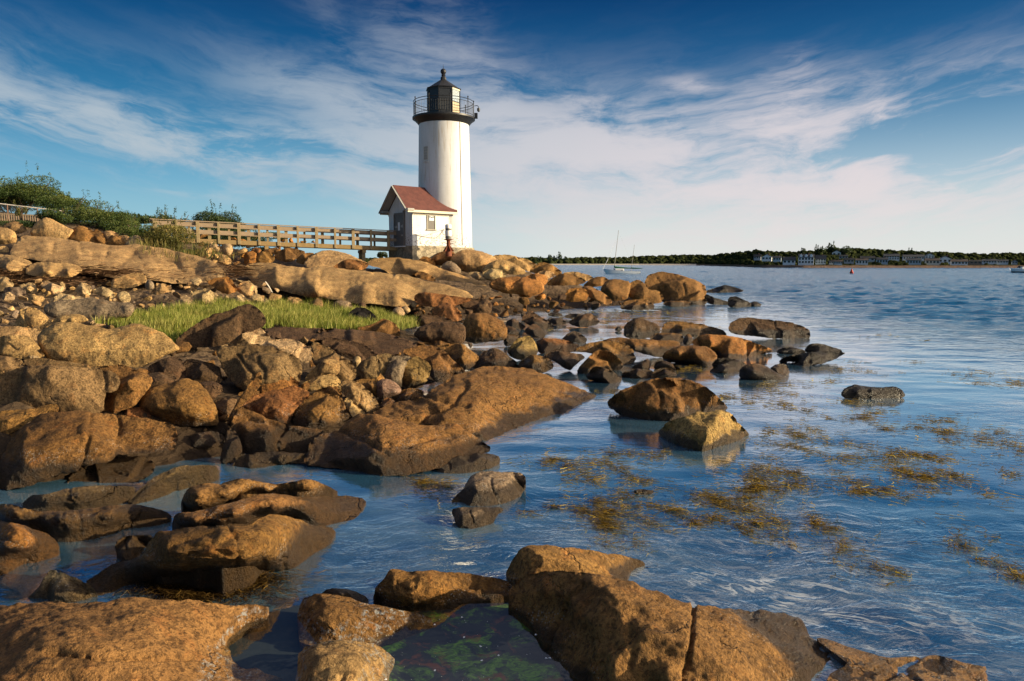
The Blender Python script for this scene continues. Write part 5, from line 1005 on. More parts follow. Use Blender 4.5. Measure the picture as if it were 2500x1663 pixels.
for off, nm in ((0., 'near'), (WB, 'far')):
    MB().bar(bp(-.02,off,0), bp(1.03,off,0), .14, .05).build('cap_rail', RAILW, BR)
    for dz_ in (-.16, -.60): MB().bar(bp(-.02,off+(.045 if off == 0 else -.045),dz_), bp(1.03,off+(.045 if off == 0 else -.045),dz_), .045, .20).build('side_rail', RAILW, BR)
    MB().bar(bp(-.02,off,-1.17), bp(1.03,off,-1.17), .12, .26).build('edge_beam', BEAM, BR)
    # posts: broad and narrow by turns
    xs_ = [0]; q0 = 212.; 
    for k in range(13):
        s_ = k/12.*.985 + (.04 if off else 0.)
        wd = .19 if k % 2 == 0 else .13
        MB().bar(bp(s_,off-.07 if off == 0 else off+.07,-1.28), bp(s_,off-.07 if off == 0 else off+.07,-.03), wd, .09, perp).build('post', TIMBER, BR, bevel=.008)
dk_ = MB().bar(bp(-.02,WB/2,-1.10), bp(1.0,WB/2,-1.10), WB-.13, .06); dk_.build('deck', BEAM, BR)
for s_, hgt in ((.44,.7),(.87,1.6)):
    MB().bar(bp(s_,-.15,-1.42), bp(s_,WB+.15,-1.42), .22, .2).build('cross_beam', BEAM, BR)
    for off in (.25, WB-.25): MB().bar(bp(s_,off,-1.5), bp(s_,off,-1.5-hgt), .22, .22, perp).build('pier_post', TIMBER, BR)
# ------------------------------------------------------------------ fences at the top of the left bank
FE = empty('chain_link_fence', P(60, 530, 46), 'chain link fence with a pale top rail under the shrubs', 'fence')
fa, fb = P(-60, 490.5, 46), P(150, 515, 47.5); fd_ = fb-fa
MB().tube([fa, fb], .035, 8).build('top_rail', flat('galvanised_rail', (.55,.50,.45), .5), FE)
for s_ in (.02, .36, .71, 1.): MB().tube([fa+fd_*s_, fa+fd_*s_-Vector((0,0,1.15))], .04, 8).build('post', flat('rusty_fence_post', (.16,.09,.06), .7), FE)
wm_ = MB(); nn_ = 60
for k in range(nn_):
    p_ = fa+fd_*(k/nn_)
    wm_.tube([p_-Vector((0,0,.02)), p_+fd_*(9/nn_)-Vector((0,0,1.1))], .006, 3); wm_.tube([p_-Vector((0,0,1.1)), p_+fd_*(9/nn_)-Vector((0,0,.02))], .006, 3)
wm_.build('wire_mesh', DARKMETAL, FE)
PK = empty('picket_fence', P(50, 535, 45.2), 'low weathered picket fence below the chain link', 'fence')
pa, pb = P(-60, 519, 45.2), P(108, 527, 46); pd_ = pb-pa
MB().bar(pa, pb, .04, .08).build('top_rail', RAILW, PK)
for k in range(30): MB().bar(pa+pd_*(k/29)-Vector((0,0,.45)), pa+pd_*(k/29)+Vector((0,0,.03)), .06, .02, pd_.normalized()).build('picket', RAILW, PK)
# ------------------------------------------------------------------ plants
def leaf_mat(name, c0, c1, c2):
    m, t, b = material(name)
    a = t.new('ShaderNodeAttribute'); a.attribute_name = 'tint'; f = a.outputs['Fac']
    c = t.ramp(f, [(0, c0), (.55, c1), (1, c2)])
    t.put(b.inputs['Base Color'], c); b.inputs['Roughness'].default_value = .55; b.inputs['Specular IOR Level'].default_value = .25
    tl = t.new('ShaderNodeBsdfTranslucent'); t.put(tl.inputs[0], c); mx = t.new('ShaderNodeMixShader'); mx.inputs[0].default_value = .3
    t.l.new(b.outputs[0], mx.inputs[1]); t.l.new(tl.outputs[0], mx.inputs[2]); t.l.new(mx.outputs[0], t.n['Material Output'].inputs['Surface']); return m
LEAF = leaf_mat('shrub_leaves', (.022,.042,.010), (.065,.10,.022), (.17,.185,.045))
LEAFY = leaf_mat('weedy_leaves', (.05,.055,.012), (.13,.125,.03), (.28,.21,.06))
LEAFD = leaf_mat('dark_leaves', (.018,.035,.014), (.045,.075,.024), (.10,.125,.035))
GRASS = leaf_mat('marsh_grass', (.06,.095,.012), (.18,.22,.025), (.50,.44,.13))
WEED = leaf_mat('rockweed', (.08,.05,.010), (.32,.20,.026), (.75,.54,.08))
WEEDD = leaf_mat('wet_rockweed', (.03,.018,.006), (.10,.055,.014), (.26,.16,.035))
WRACK = leaf_mat('dry_wrack', (.05,.025,.012), (.16,.085,.04), (.32,.20,.11))
STEM = flat('brown_twig', (.09,.06,.035), .8)
def quads(name, cen, ax, ay, tint, mat, parent=None, origin=(0,0,0)):
    """one leaf-shaped quad per row: centre, long half axis, short half axis"""
    n = len(cen); V = np.stack([cen-ax, cen+ay*1., cen+ax, cen-ay*1.], 1).reshape(-1, 3)
    Fq = np.arange(4*n).reshape(n, 4)
    o = mesh_np(name, V, [Fq], mat, parent, origin, smooth=False)
    at = o.data.attributes.new('tint', 'FLOAT', 'FACE'); at.data.foreach_set('value', np.clip(tint, 0, 1).astype(np.float32)); return o
def unit(v): return v/(np.linalg.norm(v, axis=1, keepdims=True)+1e-9)
def leafcloud(cen, rad, n, seed, leaf=.07, lumps=9, spiky=0):
    r = np.random.default_rng(seed); out = []; tn = []
    lc = unit(r.normal(size=(lumps, 3)))*r.uniform(.25, .8, (lumps, 1)); lc[:, 2] = np.abs(lc[:, 2])*1.0-.15; lr = r.uniform(.25, .48, lumps)
    k = r.integers(0, lumps, n); d = unit(r.normal(size=(n, 3))); q = lc[k]+d*(lr[k]*r.uniform(.55, 1.08, n)**.6)[:, None]
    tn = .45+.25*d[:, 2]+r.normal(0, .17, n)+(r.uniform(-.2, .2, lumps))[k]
    P_ = np.asarray(cen)+q*np.asarray(rad)
    L = [P_]; Tt = [tn]
    for i in range(spiky):                     # upright shoots with paired leaves
        a = lc[r.integers(0, lumps)]+unit(r.normal(size=(1, 3)))[0]*.3; a[2] = abs(a[2])+.3; base = np.asarray(cen)+a*np.asarray(rad); hh = r.uniform(.25, .6)*rad[2]; m_ = 26
        s = r.uniform(0, 1, m_); L.append(base+np.stack([r.normal(0, .05, m_)+s*r.normal(0, .1), r.normal(0, .05, m_), s*hh], -1)); Tt.append(.4+r.normal(0, .15, m_))
    P_ = np.concatenate(L); tn = np.concatenate(Tt); n = len(P_)
    ax = unit(r.normal(size=(n, 3))+np.array([0,0,.25]))*(leaf*r.uniform(.6, 1.3, n))[:, None]; ay = unit(np.cross(ax, r.normal(size=(n, 3))))*(leaf*.42*r.uniform(.7, 1.2, n))[:, None]
    return P_, ax, ay, tn
def bush(name, label, cat, px, py, wpx, hpx, Y, n, seed, mat=LEAF, leaf=.07, lumps=9, spiky=0, group=None, depth=1.):
    b0 = P(px, py, Y); w2 = wpx*Y/F/2; hh = hpx*Y/F
    root = empty(name, b0, label, cat, group)
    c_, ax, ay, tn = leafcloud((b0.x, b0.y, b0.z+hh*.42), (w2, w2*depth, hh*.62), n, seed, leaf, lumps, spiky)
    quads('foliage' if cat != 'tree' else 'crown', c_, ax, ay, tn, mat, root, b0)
    r = random.Random(seed); st = MB()
    for k in range(6 if cat != 'tree' else 3):
        a = r.uniform(0, 6.28); q = r.uniform(.2, .7)
        st.tube([b0+Vector((r.uniform(-.1,.1)*w2, 0, -.4)), b0+Vector((math.cos(a)*w2*q*.5, math.sin(a)*w2*q*.4, hh*.4)), b0+Vector((math.cos(a)*w2*q, math.sin(a)*w2*q*.6, hh*.8))], [.05,.03,.012], 5)
    st.build('stem' if cat != 'tree' else 'trunk', STEM, root)
    return root
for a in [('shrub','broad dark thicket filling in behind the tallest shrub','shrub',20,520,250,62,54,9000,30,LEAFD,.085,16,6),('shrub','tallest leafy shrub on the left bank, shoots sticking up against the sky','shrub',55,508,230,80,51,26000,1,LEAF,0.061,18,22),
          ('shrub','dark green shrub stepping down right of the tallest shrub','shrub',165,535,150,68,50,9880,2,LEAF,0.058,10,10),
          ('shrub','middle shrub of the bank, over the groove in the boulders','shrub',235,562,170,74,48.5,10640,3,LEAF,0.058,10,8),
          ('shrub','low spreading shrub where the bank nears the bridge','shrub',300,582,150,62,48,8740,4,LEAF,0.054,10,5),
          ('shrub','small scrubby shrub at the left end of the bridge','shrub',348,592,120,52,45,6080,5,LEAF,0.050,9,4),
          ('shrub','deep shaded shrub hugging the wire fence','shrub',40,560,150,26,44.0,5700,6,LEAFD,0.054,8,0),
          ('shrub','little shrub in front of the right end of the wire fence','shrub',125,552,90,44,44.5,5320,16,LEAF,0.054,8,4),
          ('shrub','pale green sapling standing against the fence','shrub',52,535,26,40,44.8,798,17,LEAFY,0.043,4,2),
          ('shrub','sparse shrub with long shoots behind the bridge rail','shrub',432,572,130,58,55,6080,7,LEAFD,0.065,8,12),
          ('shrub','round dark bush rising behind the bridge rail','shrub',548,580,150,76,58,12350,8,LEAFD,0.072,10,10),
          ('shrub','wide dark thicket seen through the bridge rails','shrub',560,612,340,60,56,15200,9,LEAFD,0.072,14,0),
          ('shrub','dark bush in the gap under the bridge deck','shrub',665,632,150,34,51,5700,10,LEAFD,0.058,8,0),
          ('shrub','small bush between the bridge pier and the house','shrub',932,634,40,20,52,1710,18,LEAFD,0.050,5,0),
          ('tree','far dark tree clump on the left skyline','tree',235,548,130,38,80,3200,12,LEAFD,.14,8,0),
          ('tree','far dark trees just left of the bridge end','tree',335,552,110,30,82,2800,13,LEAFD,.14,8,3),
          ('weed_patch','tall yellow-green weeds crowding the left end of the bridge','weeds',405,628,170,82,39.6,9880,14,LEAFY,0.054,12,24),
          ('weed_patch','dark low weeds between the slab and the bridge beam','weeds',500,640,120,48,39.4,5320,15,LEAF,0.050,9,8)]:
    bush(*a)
def blades(name, n, polypx, hgt, mat, label=None, seed=5, Yr=None, wd=.006, lean=.5, kind='stuff'):
    r = np.random.default_rng(seed); poly = np.array(polypx, float); x0, y0 = poly.min(0); x1, y1 = poly.max(0); B = []
    gxs = np.linspace(x0, x1, 60); gys = np.linspace(y0, y1, 24)
    tab = np.array([[hit(a_, b_) for a_ in gxs] for b_ in gys])
    q = np.stack([r.uniform(x0, x1, n*4), r.uniform(y0, y1, n*4)], -1); q = q[inside(poly, q)]; ed_ = edge_dist(poly, q); q = q[ed_/30+.5*np.array([noise.noise(Vector((a_*.03, b_*.06, seed))) for a_, b_ in q]) > r.uniform(-.05, .45, len(q))][:n]
    ix = np.clip((q[:, 0]-x0)/(x1-x0)*59, 0, 58.99); iy = np.clip((q[:, 1]-y0)/(y1-y0)*23, 0, 22.99); i0, j0 = ix.astype(int), iy.astype(int); fx, fy = ix-i0, iy-j0
    Yv = (tab[j0, i0]*(1-fx)+tab[j0, i0+1]*fx)*(1-fy)+(tab[j0+1, i0]*(1-fx)+tab[j0+1, i0+1]*fx)*fy
    rz = np.array([ray(a_, b_) for a_, b_ in q]); base = np.stack([rz[:, 0]*Yv, Yv, EYE+rz[:, 1]*Yv-.03], -1)
    h = hgt*r.uniform(.4, 1.5, n)*(1+.8*np.array([noise.noise(Vector((b_[0]*.9, b_[1]*.9, 0))) for b_ in base])); az_ = r.uniform(0, 6.28, n); ln = r.normal(.0, lean, n)*h
    side = np.stack([np.cos(az_), np.sin(az_), 0*az_], -1)*wd; dr = np.stack([-np.sin(az_)*ln+.10*h, np.cos(az_)*ln, h], -1)
    mid = base+dr*np.array([.35,.35,.6]); tip = base+dr
    V = np.stack([base-side, base+side, mid+side*.8, mid-side*.8, tip], 1).reshape(-1, 3); k = np.arange(n)[:, None]*5
    o = mesh_np(name, V, [k+np.array([[0,1,2,3]]), k+np.array([[3,2,4]])], mat, smooth=False)
    t_ = .42+r.normal(0, .2, n)+.45*(r.random(n) < .24)+.45*np.array([noise.noise(Vector((b_[0]*.7, b_[1]*.7, 7))) for b_ in base]); t_ = np.concatenate([t_, t_+.12])
    at = o.data.attributes.new('tint', 'FLOAT', 'FACE'); at.data.foreach_set('value', np.clip(t_, 0, 1).astype(np.float32)); return tag(o, label, None, None, kind)
blades('grass', 52000, [(225,790),(330,762),(420,755),(520,742),(700,742),(860,756),(960,768),(1015,778),(1030,800),(950,806),(860,806),(640,800),(560,806),(430,834),(340,812)], .21, GRASS, 'bright green marsh grass growing between the rubble and the near rocks')
blades('weeds', 700, [(300,585),(520,600),(600,628),(540,640),(430,640),(340,618)], .3, LEAFY, 'tall seeding weeds along the foot of the footbridge', 6, wd=.012)
# dry wrack thrown up on the rubble
def strands(name, spots, mat, label, seed, L=(.08,.25), zf=None, wd=.008, curl=.6, flatz=.02):
    r = np.random.default_rng(seed); Vs = []; Fs = []; Tn = []; nv = 0
    for px, py, rx, ry, n, ang in spots:
        a = r.normal(size=(n, 2))*np.where(r.random((n, 1)) < .55, .5, 1.7); c_, s_ = math.cos(R(ang)), math.sin(R(ang)); qx = px+rx*a[:, 0]*c_-ry*a[:, 1]*s_; qy = py+rx*a[:, 0]*s_+ry*a[:, 1]*c_
        for i in range(n):
            if zf is None:
                Y_ = hit(qx[i], qy[i]); b = np.array(P(qx[i], qy[i], Y_))
            else:
                if qy[i] < 735: continue
                b = np.array(Pz(qx[i], qy[i], zf))
            b[2] += r.uniform(.0, flatz); l = r.uniform(*L)*(1+.035*b[1]); th = r.normal(0, .9)-.15; m_ = 4; pts = [b]
            for k in range(m_-1):
                th += r.normal(0, curl); pts.append(pts[-1]+np.array([math.cos(th), math.sin(th)*.8, r.normal(0, .10)])*l/(m_-1))
            w_ = wd*(1+.05*b[1])*r.uniform(.6, 1.4); tv = .4+r.normal(0, .25); ph = r.uniform(.2, 1.5); cph, sph = math.cos(ph), math.sin(ph)
            for k, p_ in enumerate(pts):
                if zf is not None: p_[2] = max(p_[2], zf+.004)
                ww = w_*(1-.55*k/(m_-1)); Vs += [p_+-np.array([0, cph*ww, -sph*ww]), p_+np.array([0, cph*ww, sph*ww*.2])]
            for k in range(m_-1): Fs.append((nv+2*k, nv+2*k+1, nv+2*k+3, nv+2*k+2)); Tn.append(tv)
            nv += 2*m_
    o = mesh_np(name, np.array(Vs), [np.array(Fs)], mat, smooth=False)
    at = o.data.attributes.new('tint', 'FLOAT', 'FACE'); at.data.foreach_set('value', np.clip(Tn, 0, 1).astype(np.float32)); return tag(o, label, None, None, 'stuff')
strands('dry_seaweed', [(30,672,60,8,500,6),(110,682,60,8,500,4),(230,668,60,6,250,4),(285,670,40,6,150,0),(570,660,30,14,200,10),(560,670,30,10,100,0)], WRACK, 'brown dry seaweed washed into a line across the rubble', 3, (.15,.4), None, .015, .5, .12)
WS = []
def iw(lst):
    for x, y, rx, ry, n, a in lst: WS.append((1600+x/2.619, 780+y/2.619, rx/2.619, ry/2.619, n, a))
iw([(620,990,70,40,260,4),(640,940,60,18,160,6),(760,970,80,25,220,10),(880,985,60,25,200,14),(660,1050,110,40,420,8),(850,1055,110,30,360,4),(600,1090,80,18,320,-4),(640,1075,60,14,200,-3),
    (350,1130,90,25,300,16),(420,1180,100,25,360,20),(560,1205,110,20,300,14),(580,1145,90,18,260,-6),(100,1215,40,18,120,10),(380,1270,80,25,240,10),(620,1300,70,24,260,28),(560,1340,60,18,160,30),(760,1280,70,18,140,34),(1000,1290,30,20,150,50),(1080,1330,90,20,220,14),(230,1300,50,12,110,5),
    (730,715,60,12,150,4),(880,730,70,25,260,14),(920,755,60,14,160,8),(1010,700,60,14,130,10),(850,800,80,12,140,10),(930,830,60,10,110,16),(690,790,40,10,70,6),
    (810,535,60,10,150,2),(850,560,60,9,110,4),(620,490,60,10,110,-2),(590,530,60,10,120,2),(740,445,60,18,130,4),(820,470,80,12,110,2),(440,490,50,16,130,6),(950,575,40,8,70,6),(720,410,90,10,120,0),(900,420,60,8,60,4),
    (1310,620,70,18,280,0),(1400,590,60,12,160,-4),(1250,525,60,12,180,0),(1110,630,50,8,70,4),(1430,665,50,8,60,0),(1470,700,50,8,90,4),(1850,640,60,10,120,6),(1640,685,50,12,130,6),(1750,645,40,10,60,10),
    (1830,712,70,14,280,4),(1850,760,60,14,110,26),(2080,770,110,30,220,18),(2250,790,90,25,200,10),(2150,720,90,12,140,0),(2330,840,60,20,110,20),
    (1450,865,100,16,200,4),(1640,860,120,14,300,8),(1760,880,100,18,300,10),(1300,890,90,14,160,6),(1200,890,40,12,80,6),(1540,940,70,40,400,34),(1640,990,120,28,420,14),(1750,1020,90,20,240,10),(1870,985,90,14,240,14),(1530,870,60,14,120,10),
    (1320,1095,110,16,380,6),(1270,1035,40,12,110,10),(1470,1085,60,12,190,14),(1150,980,60,25,120,24),(1730,1090,70,25,130,20),(1900,1020,60,16,100,20),(2270,995,60,16,150,16),(2100,1110,70,20,90,24),
    (2290,400,60,14,160,6),(2070,405,70,9,150,6),(1950,350,90,10,90,4),(2100,335,90,9,90,4),(1330,335,90,8,80,6),(1240,320,60,8,80,2),(1160,340,50,6,60,2),(1100,395,60,10,110,-4),(1650,270,80,6,60,0),(1430,105,60,5,50,0),(1720,135,30,5,40,0),
    (1250,265,80,8,60,6),(60,860,60,14,110,10),(400,905,50,14,80,10),(700,870,60,10,60,0),(1100,890,40,10,60,10),(1100,785,40,8,50,8),(1230,790,60,10,90,10),(250,320,70,12,150,0),(80,300,70,10,90,0)])
WS += [(1600+x/2.619, 1200+y/2.619, rx/2.619, ry/2.619, n, a) for x, y, rx, ry, n, a in [(1180,350,50,25,150,20),(1500,500,50,30,130,24),(1350,450,70,20,60,26),(1920,320,60,40,150,40),(1980,360,50,16,110,30),(2190,455,30,14,60,20),(2270,515,70,20,160,16),(2340,560,50,20,90,30),(2060,440,40,10,40,0),(1140,450,70,20,60,20),(860,325,30,8,50,10),(2130,290,120,30,60,30)]]
WS += [(900+x/2.785, 1100+y/2.785, rx/2.785, ry/2.785, n, a) for x, y, rx, ry, n, a in [(370,215,60,35,420,10),(480,235,70,25,160,10),(1240,65,80,25,330,2),(1360,95,40,14,140,0),(1560,80,90,22,260,6),(1680,110,90,20,180,6),(1460,145,50,20,100,20),(1380,185,50,16,90,6),(1540,195,80,22,260,6),(1760,170,60,40,200,40),(1860,195,60,20,150,14),(1630,20,50,12,100,0),(1740,10,90,14,150,2),(1900,40,120,14,160,6),
       (1550,350,60,24,180,0),(1450,400,70,22,230,26),(1590,480,90,40,800,34),(1620,420,60,25,260,20),(1730,300,60,30,160,30),(1720,370,60,18,140,20),(1240,385,40,14,100,10),(1050,420,60,12,70,-10),(1920,370,60,14,110,10),(2080,415,80,14,120,14),(1770,430,40,12,80,4),(1920,490,70,18,150,24),(2200,330,40,25,80,20),(2200,490,50,12,80,0),(1810,620,60,18,70,20),(1590,630,60,25,60,20)]]
# open shallows behind, streaked with weed
WS += [(1150+x/2.773, 540+y/2.773, rx/2.773, ry/2.773, n, a) for x, y, rx, ry, n, a in [(900,620,220,8,260,1),(1150,625,200,7,240,1),(1350,615,160,6,160,0),(1000,660,200,6,200,0),(1180,660,160,6,160,1),(880,690,120,5,110,0),(560,735,60,5,50,0),(860,795,50,5,50,0),(1600,715,90,6,80,3),(1500,990,90,10,150,2),(1420,1010,50,10,110,0),(990,1155,50,10,130,0),(1700,1190,40,14,110,6),(1720,605,60,4,60,0)]]
strands('floating_seaweed', [(x, y, rx*1.1, ry*1.15, int(n*.34), a) for x, y, rx, ry, n, a in WS], WEED, 'golden brown rockweed floating in scattered mats on the water', 11, (.05,.17), .006, .0060, .8, .015)
# weed skirts hanging on the wet feet of ledges
strands('hanging_seaweed', [(0+x/2.619, 1100+y/2.619, rx/2.619, ry/2.619, n, a) for x, y, rx, ry, n, a in [(1100,880,160,40,900,8),(1350,880,180,30,900,4),(1600,850,120,25,420,-6),(1200,930,140,20,400,0),(1700,820,60,14,120,-10)]], WEEDD, 'wet brown rockweed trailing from the foot of the long humped ledge', 12, (.06,.16), .012, .0045, .6, .03)
# ------------------------------------------------------------------ tide pools
m, t, b = material('pool_bed'); g = t.new('ShaderNodeNewGeometry').outputs['Position']
w_ = t.v('ADD', g, t.scale(t.noise(g, 2.5, 4, .6, col=True), .35)); n_ = t.noise(w_, 4.2, 5, .65, .8); n2_ = t.noise(w_, 5.4, 5, .65, .6); st_ = t.noise(t.v('MULTIPLY', w_, (1., 2.5, 1.)), 26., 4, .65)
c = t.mix(t.m('MULTIPLY', t.ss(n_, .47, .64), t.ss(st_, .35, .6, .25, .95)), (.012,.014,.016), t.mix(st_, (.05,.15,.008), (.24,.44,.025))); c = t.mix(t.ss(n2_, .54, .68, 0, .9), c, t.mix(st_, (.12,.03,.01), (.30,.08,.025)))
t.put(b.inputs['Base Color'], c); b.inputs['Roughness'].default_value = .9
POOLBED = m
m, t, b = material('pool_water'); t.n.remove(b); fr = t.new('ShaderNodeFresnel'); fr.inputs[0].default_value = 1.33
g = t.new('ShaderNodeNewGeometry').outputs['Position']; nb = t.bump(t.noise(g, 9., 2), .06, .02); t.l.new(nb, fr.inputs['Normal'])
gl = t.new('ShaderNodeBsdfGlossy'); gl.inputs['Roughness'].default_value = .02; t.l.new(nb, gl.inputs['Normal']); tr = t.new('ShaderNodeBsdfTransparent'); tr.inputs[0].default_value = (.93,.97,.96,1)
s1 = t.new('ShaderNodeMixShader'); t.put(s1.inputs[0], t.m('MULTIPLY', fr.outputs[0], .16)); t.l.new(tr.outputs[0], s1.inputs[1]); t.l.new(gl.outputs[0], s1.inputs[2]); t.l.new(s1.outputs[0], t.n['Material Output'].inputs['Surface']); POOLW = m
def sheet(name, pts, z, mat, kind='structure'):
    mb = MB(); v_ = [Pz(x, y, z) for x, y in pts]; mb.add(v_, [tuple(range(len(v_)))]); o = mb.build(name, mat); return tag(o, kind=kind)
GP = [(905,1500),(1020,1478),(1300,1470),(1400,1500),(1500,1560),(1560,1640),(1560,1760),(880,1760),(880,1640)]
sheet('pool_water', GP, .095, POOLW); sheet('pool_bed', GP, .04, POOLBED)
BP = [(560,1560),(640,1500),(760,1470),(800,1500),(800,1760),(520,1760),(520,1640)]
sheet('pool_water', BP, .115, POOLW); sheet('pool_bed', BP, .045, flat('dark_pool_bed', (.014,.022,.026), .9, var=.4, scale=9))
r = random.Random(4); fo = MB()
for k in range(95):
    x, y = r.uniform(905, 1390), r.uniform(1500, 1663)
    c_ = Pz(x, y, .096); q = r.choice((.0012,.0015,.002,.0025,.004,.007))
    for j in range(1 if q < .006 else 6):
        a = r.uniform(0, 6.28); s_ = q*(.45 if j else .6); fo.lathe(c_+Vector((math.cos(a)*q*.8*(j > 0), math.sin(a)*q*.8*(j > 0), 0)), [(s_,0),(s_*.8,s_*.35),(s_*.1,s_*.5)], 7)
tag(fo.build('pool_foam', flat('foam', (.8,.82,.82), .5, var=.04), None, True), 'white foam bubbles dotted over the green tide pool', None, None, 'stuff')
# ------------------------------------------------------------------ loose stones
VAR = []
def stone_mesh(seed):
    r = np.random.default_rng(seed); bm = bmesh.new(); n = 13
    d = unit(r.normal(size=(n, 3)))*r.uniform(.8, 1.05, (n, 1))
    for q in d: bm.verts.new(q)
    h = bmesh.ops.convex_hull(bm, input=bm.verts); bmesh.ops.delete(bm, geom=[e for e in h['geom_interior'] if isinstance(e, bmesh.types.BMVert)], context='VERTS')
    bmesh.ops.bevel(bm, geom=bm.edges[:], offset=.16, segments=2, affect='EDGES', clamp_overlap=True); bmesh.ops.triangulate(bm, faces=bm.faces)
    bmesh.ops.subdivide_edges(bm, edges=[e for e in bm.edges if e.calc_length() > .32], cuts=1, use_grid_fill=True)
    for v in bm.verts: v.co *= 1+.07*noise.noise(v.co*2.1+Vector((seed, 0, 0)))+.035*noise.noise(v.co*6+Vector((0, seed, 0)))
    bmesh.ops.recalc_face_normals(bm, faces=bm.faces)
    me = bpy.data.meshes.new('stone'); bm.to_mesh(me); bm.free(); me.polygons.foreach_set('use_smooth', [True]*len(me.polygons)); me.set_sharp_from_angle(angle=R(38)); me.materials.append(GRANITE); return me
VAR = [stone_mesh(s) for s in range(12)]
def scatter(n, poly, size, tones, label, group, seed, flat_=(.55,.95), mat=None):
    r = random.Random(seed); poly = np.array(poly, float); x0, y0 = poly.min(0); x1, y1 = poly.max(0); k = 0; placed = []; tries = 0
    while k < n and tries < n*60:
        tries += 1; q = np.array([[r.uniform(x0, x1), r.uniform(y0, y1)]])
        if not inside(poly, q)[0]: continue
        s = size[0]*(size[1]/size[0])**(r.random()**1.7)
        if any((q[0, 0]-a)**2+((q[0, 1]-b)*1.6)**2 < ((s+c)*.40)**2 for a, b, c in placed): continue
        placed.append((q[0, 0], q[0, 1], s)); Y_ = hit(q[0, 0], q[0, 1]); p_ = P(q[0, 0], q[0, 1], Y_); rad = s*Y_/F/2
        o = bpy.data.objects.new('stone', r.choice(VAR)); link(o); o.location = p_+Vector((0, 0, rad*.22)); o.rotation_euler = (r.uniform(-.5,.5), r.uniform(-.5,.5), r.uniform(0,6.28)); o.scale = (rad*r.uniform(.9,1.5), rad*r.uniform(.8,1.1), rad*r.uniform(*flat_))
        c = TONE[r.choice(tones)]; j = r.uniform(.8, 1.15); o.color = (c[0]*j, c[1]*j, c[2]*j*r.uniform(.9, 1.15), 1); tag(o, label, 'stone', group); k += 1
scatter(125, [(0,690),(200,690),(420,690),(540,680),(640,690),(700,720),(640,748),(480,742),(330,755),(250,790),(60,800),(0,790)], (14,40), ['lt','tan','lt','gy','tan'], 'small angular tan stone in the rubble bank between the broad slab and the grass', 'rubble stones above the grass', 21)
scatter(62, [(960,742),(1100,730),(1240,720),(1420,722),(1560,745),(1420,765),(1260,775),(1180,800),(1020,775)], (12,36), ['rd','br','dk','br','or'], 'small red-brown stone in the rubble along the inner shore of the cove', 'rubble stones along the cove', 22)
scatter(30, [(480,575),(640,575),(800,590),(640,640),(520,660),(490,620)], (14,30), ['tan','br','or'], 'small brown stone tucked under the footbridge', 'stones under the footbridge', 23)
scatter(100, [(330,860),(560,800),(900,840),(1200,830),(1150,900),(900,960),(560,1080),(440,1060),(350,960)], (18,60), ['dk','br','br','gb'], 'small dark stone in the gaps of the central boulder pile', 'small stones between the boulders', 24)
scatter(50, [(0,800),(150,770),(330,770),(420,830),(300,850),(100,880),(0,880)], (14,36), ['tan','gb','lt'], 'small tan stone wedged around the oblong boulder', 'small stones by the oblong boulder', 25)

# driftwood sticks
DRIFT = flat('bleached_wood', (.62,.56,.46), .7)
sa, sb = P(*conv('d', 478, 792), 8.0), P(*conv('d', 566, 777), 8.15)
st = MB().tube([sa+Vector((0,-.02,.03)), (sa+sb)/2+Vector((0,-.02,.045)), sb+Vector((0,-.02,.04))], [.008,.010,.006], 6).build('driftwood_stick', DRIFT, None, True)
tag(st, 'thin bleached stick lying on top of the big cracked slab', 'stick')
sc_ = P(*conv('b', 215, 632), 25.5)
st = MB().tube([sc_+Vector((-.12,0,.28)), sc_+Vector((0,0,.1)), sc_+Vector((.12,0,-.12))], [.02,.025,.015], 6).build('driftwood_stick', DRIFT, None, True)
tag(st, 'short pale driftwood stick propped at the left foot of the smooth ledge', 'stick')
# ------------------------------------------------------------------ far shore across the bay
def lerp_tab(x, tab): return np.interp(x, [a for a, _ in tab], [b for _, b in tab])
SH = [(500,1150),(1200,1050),(1560,950),(1700,760),(1800,480),(1860,390),(1960,366),(2500,364),(3000,380)]
RID = [(500,640),(900,636),(1260,637),(1298,634),(1356,638),(1388,637.5),(1425,634),(1505,634),(1568,631),(1653,628),(1727,628.5),(1780,624),(1844,616),(1897,620),(1955,620),(2024,613),(2098,613),(2178,617),(2257,620),(2337,623.5),(2500,623.5),(3000,622)]
hm, t, b = material('far_hill'); b.inputs['Specular IOR Level'].default_value = 0.; g = t.new('ShaderNodeNewGeometry').outputs['Position']; x, y, z = t.xyz(g)
n_ = t.noise(g, .12, 6, .7); n2_ = t.noise(g, .5, 5, .7)
c = t.mix(t.ss(n_, .4, .62), (.012,.018,.009), (.035,.042,.018)); c = t.mix(t.ss(t.m('MULTIPLY_ADD', n2_, 1.6, z), 2.5, 1.6), c, t.mix(n2_, (.08,.055,.042), (.26,.18,.14)))
t.put(b.inputs['Base Color'], c); b.inputs['Roughness'].default_value = .9; t.put(b.inputs['Normal'], t.bump(n2_, .8, 1.))
pxs = np.concatenate([np.arange(500,1250,50), np.arange(1250,2560,12), np.arange(2600,3000,60)]); rows = []
def hillz(px, tt):
    Ys = lerp_tab(px, SH); Yr = Ys*1.36; zr = EYE+(HOR-lerp_tab(px, RID))/F*Yr
    return Ys+(Yr-Ys)*tt, zr*np.clip(tt, 0, 1)**1.5+np.minimum(1.3, 60*tt)*(1-tt)
V = []; ts = [-.02,0.,.012,.03,.08,.15,.25,.4,.55,.7,.85,1.,1.3,2.]
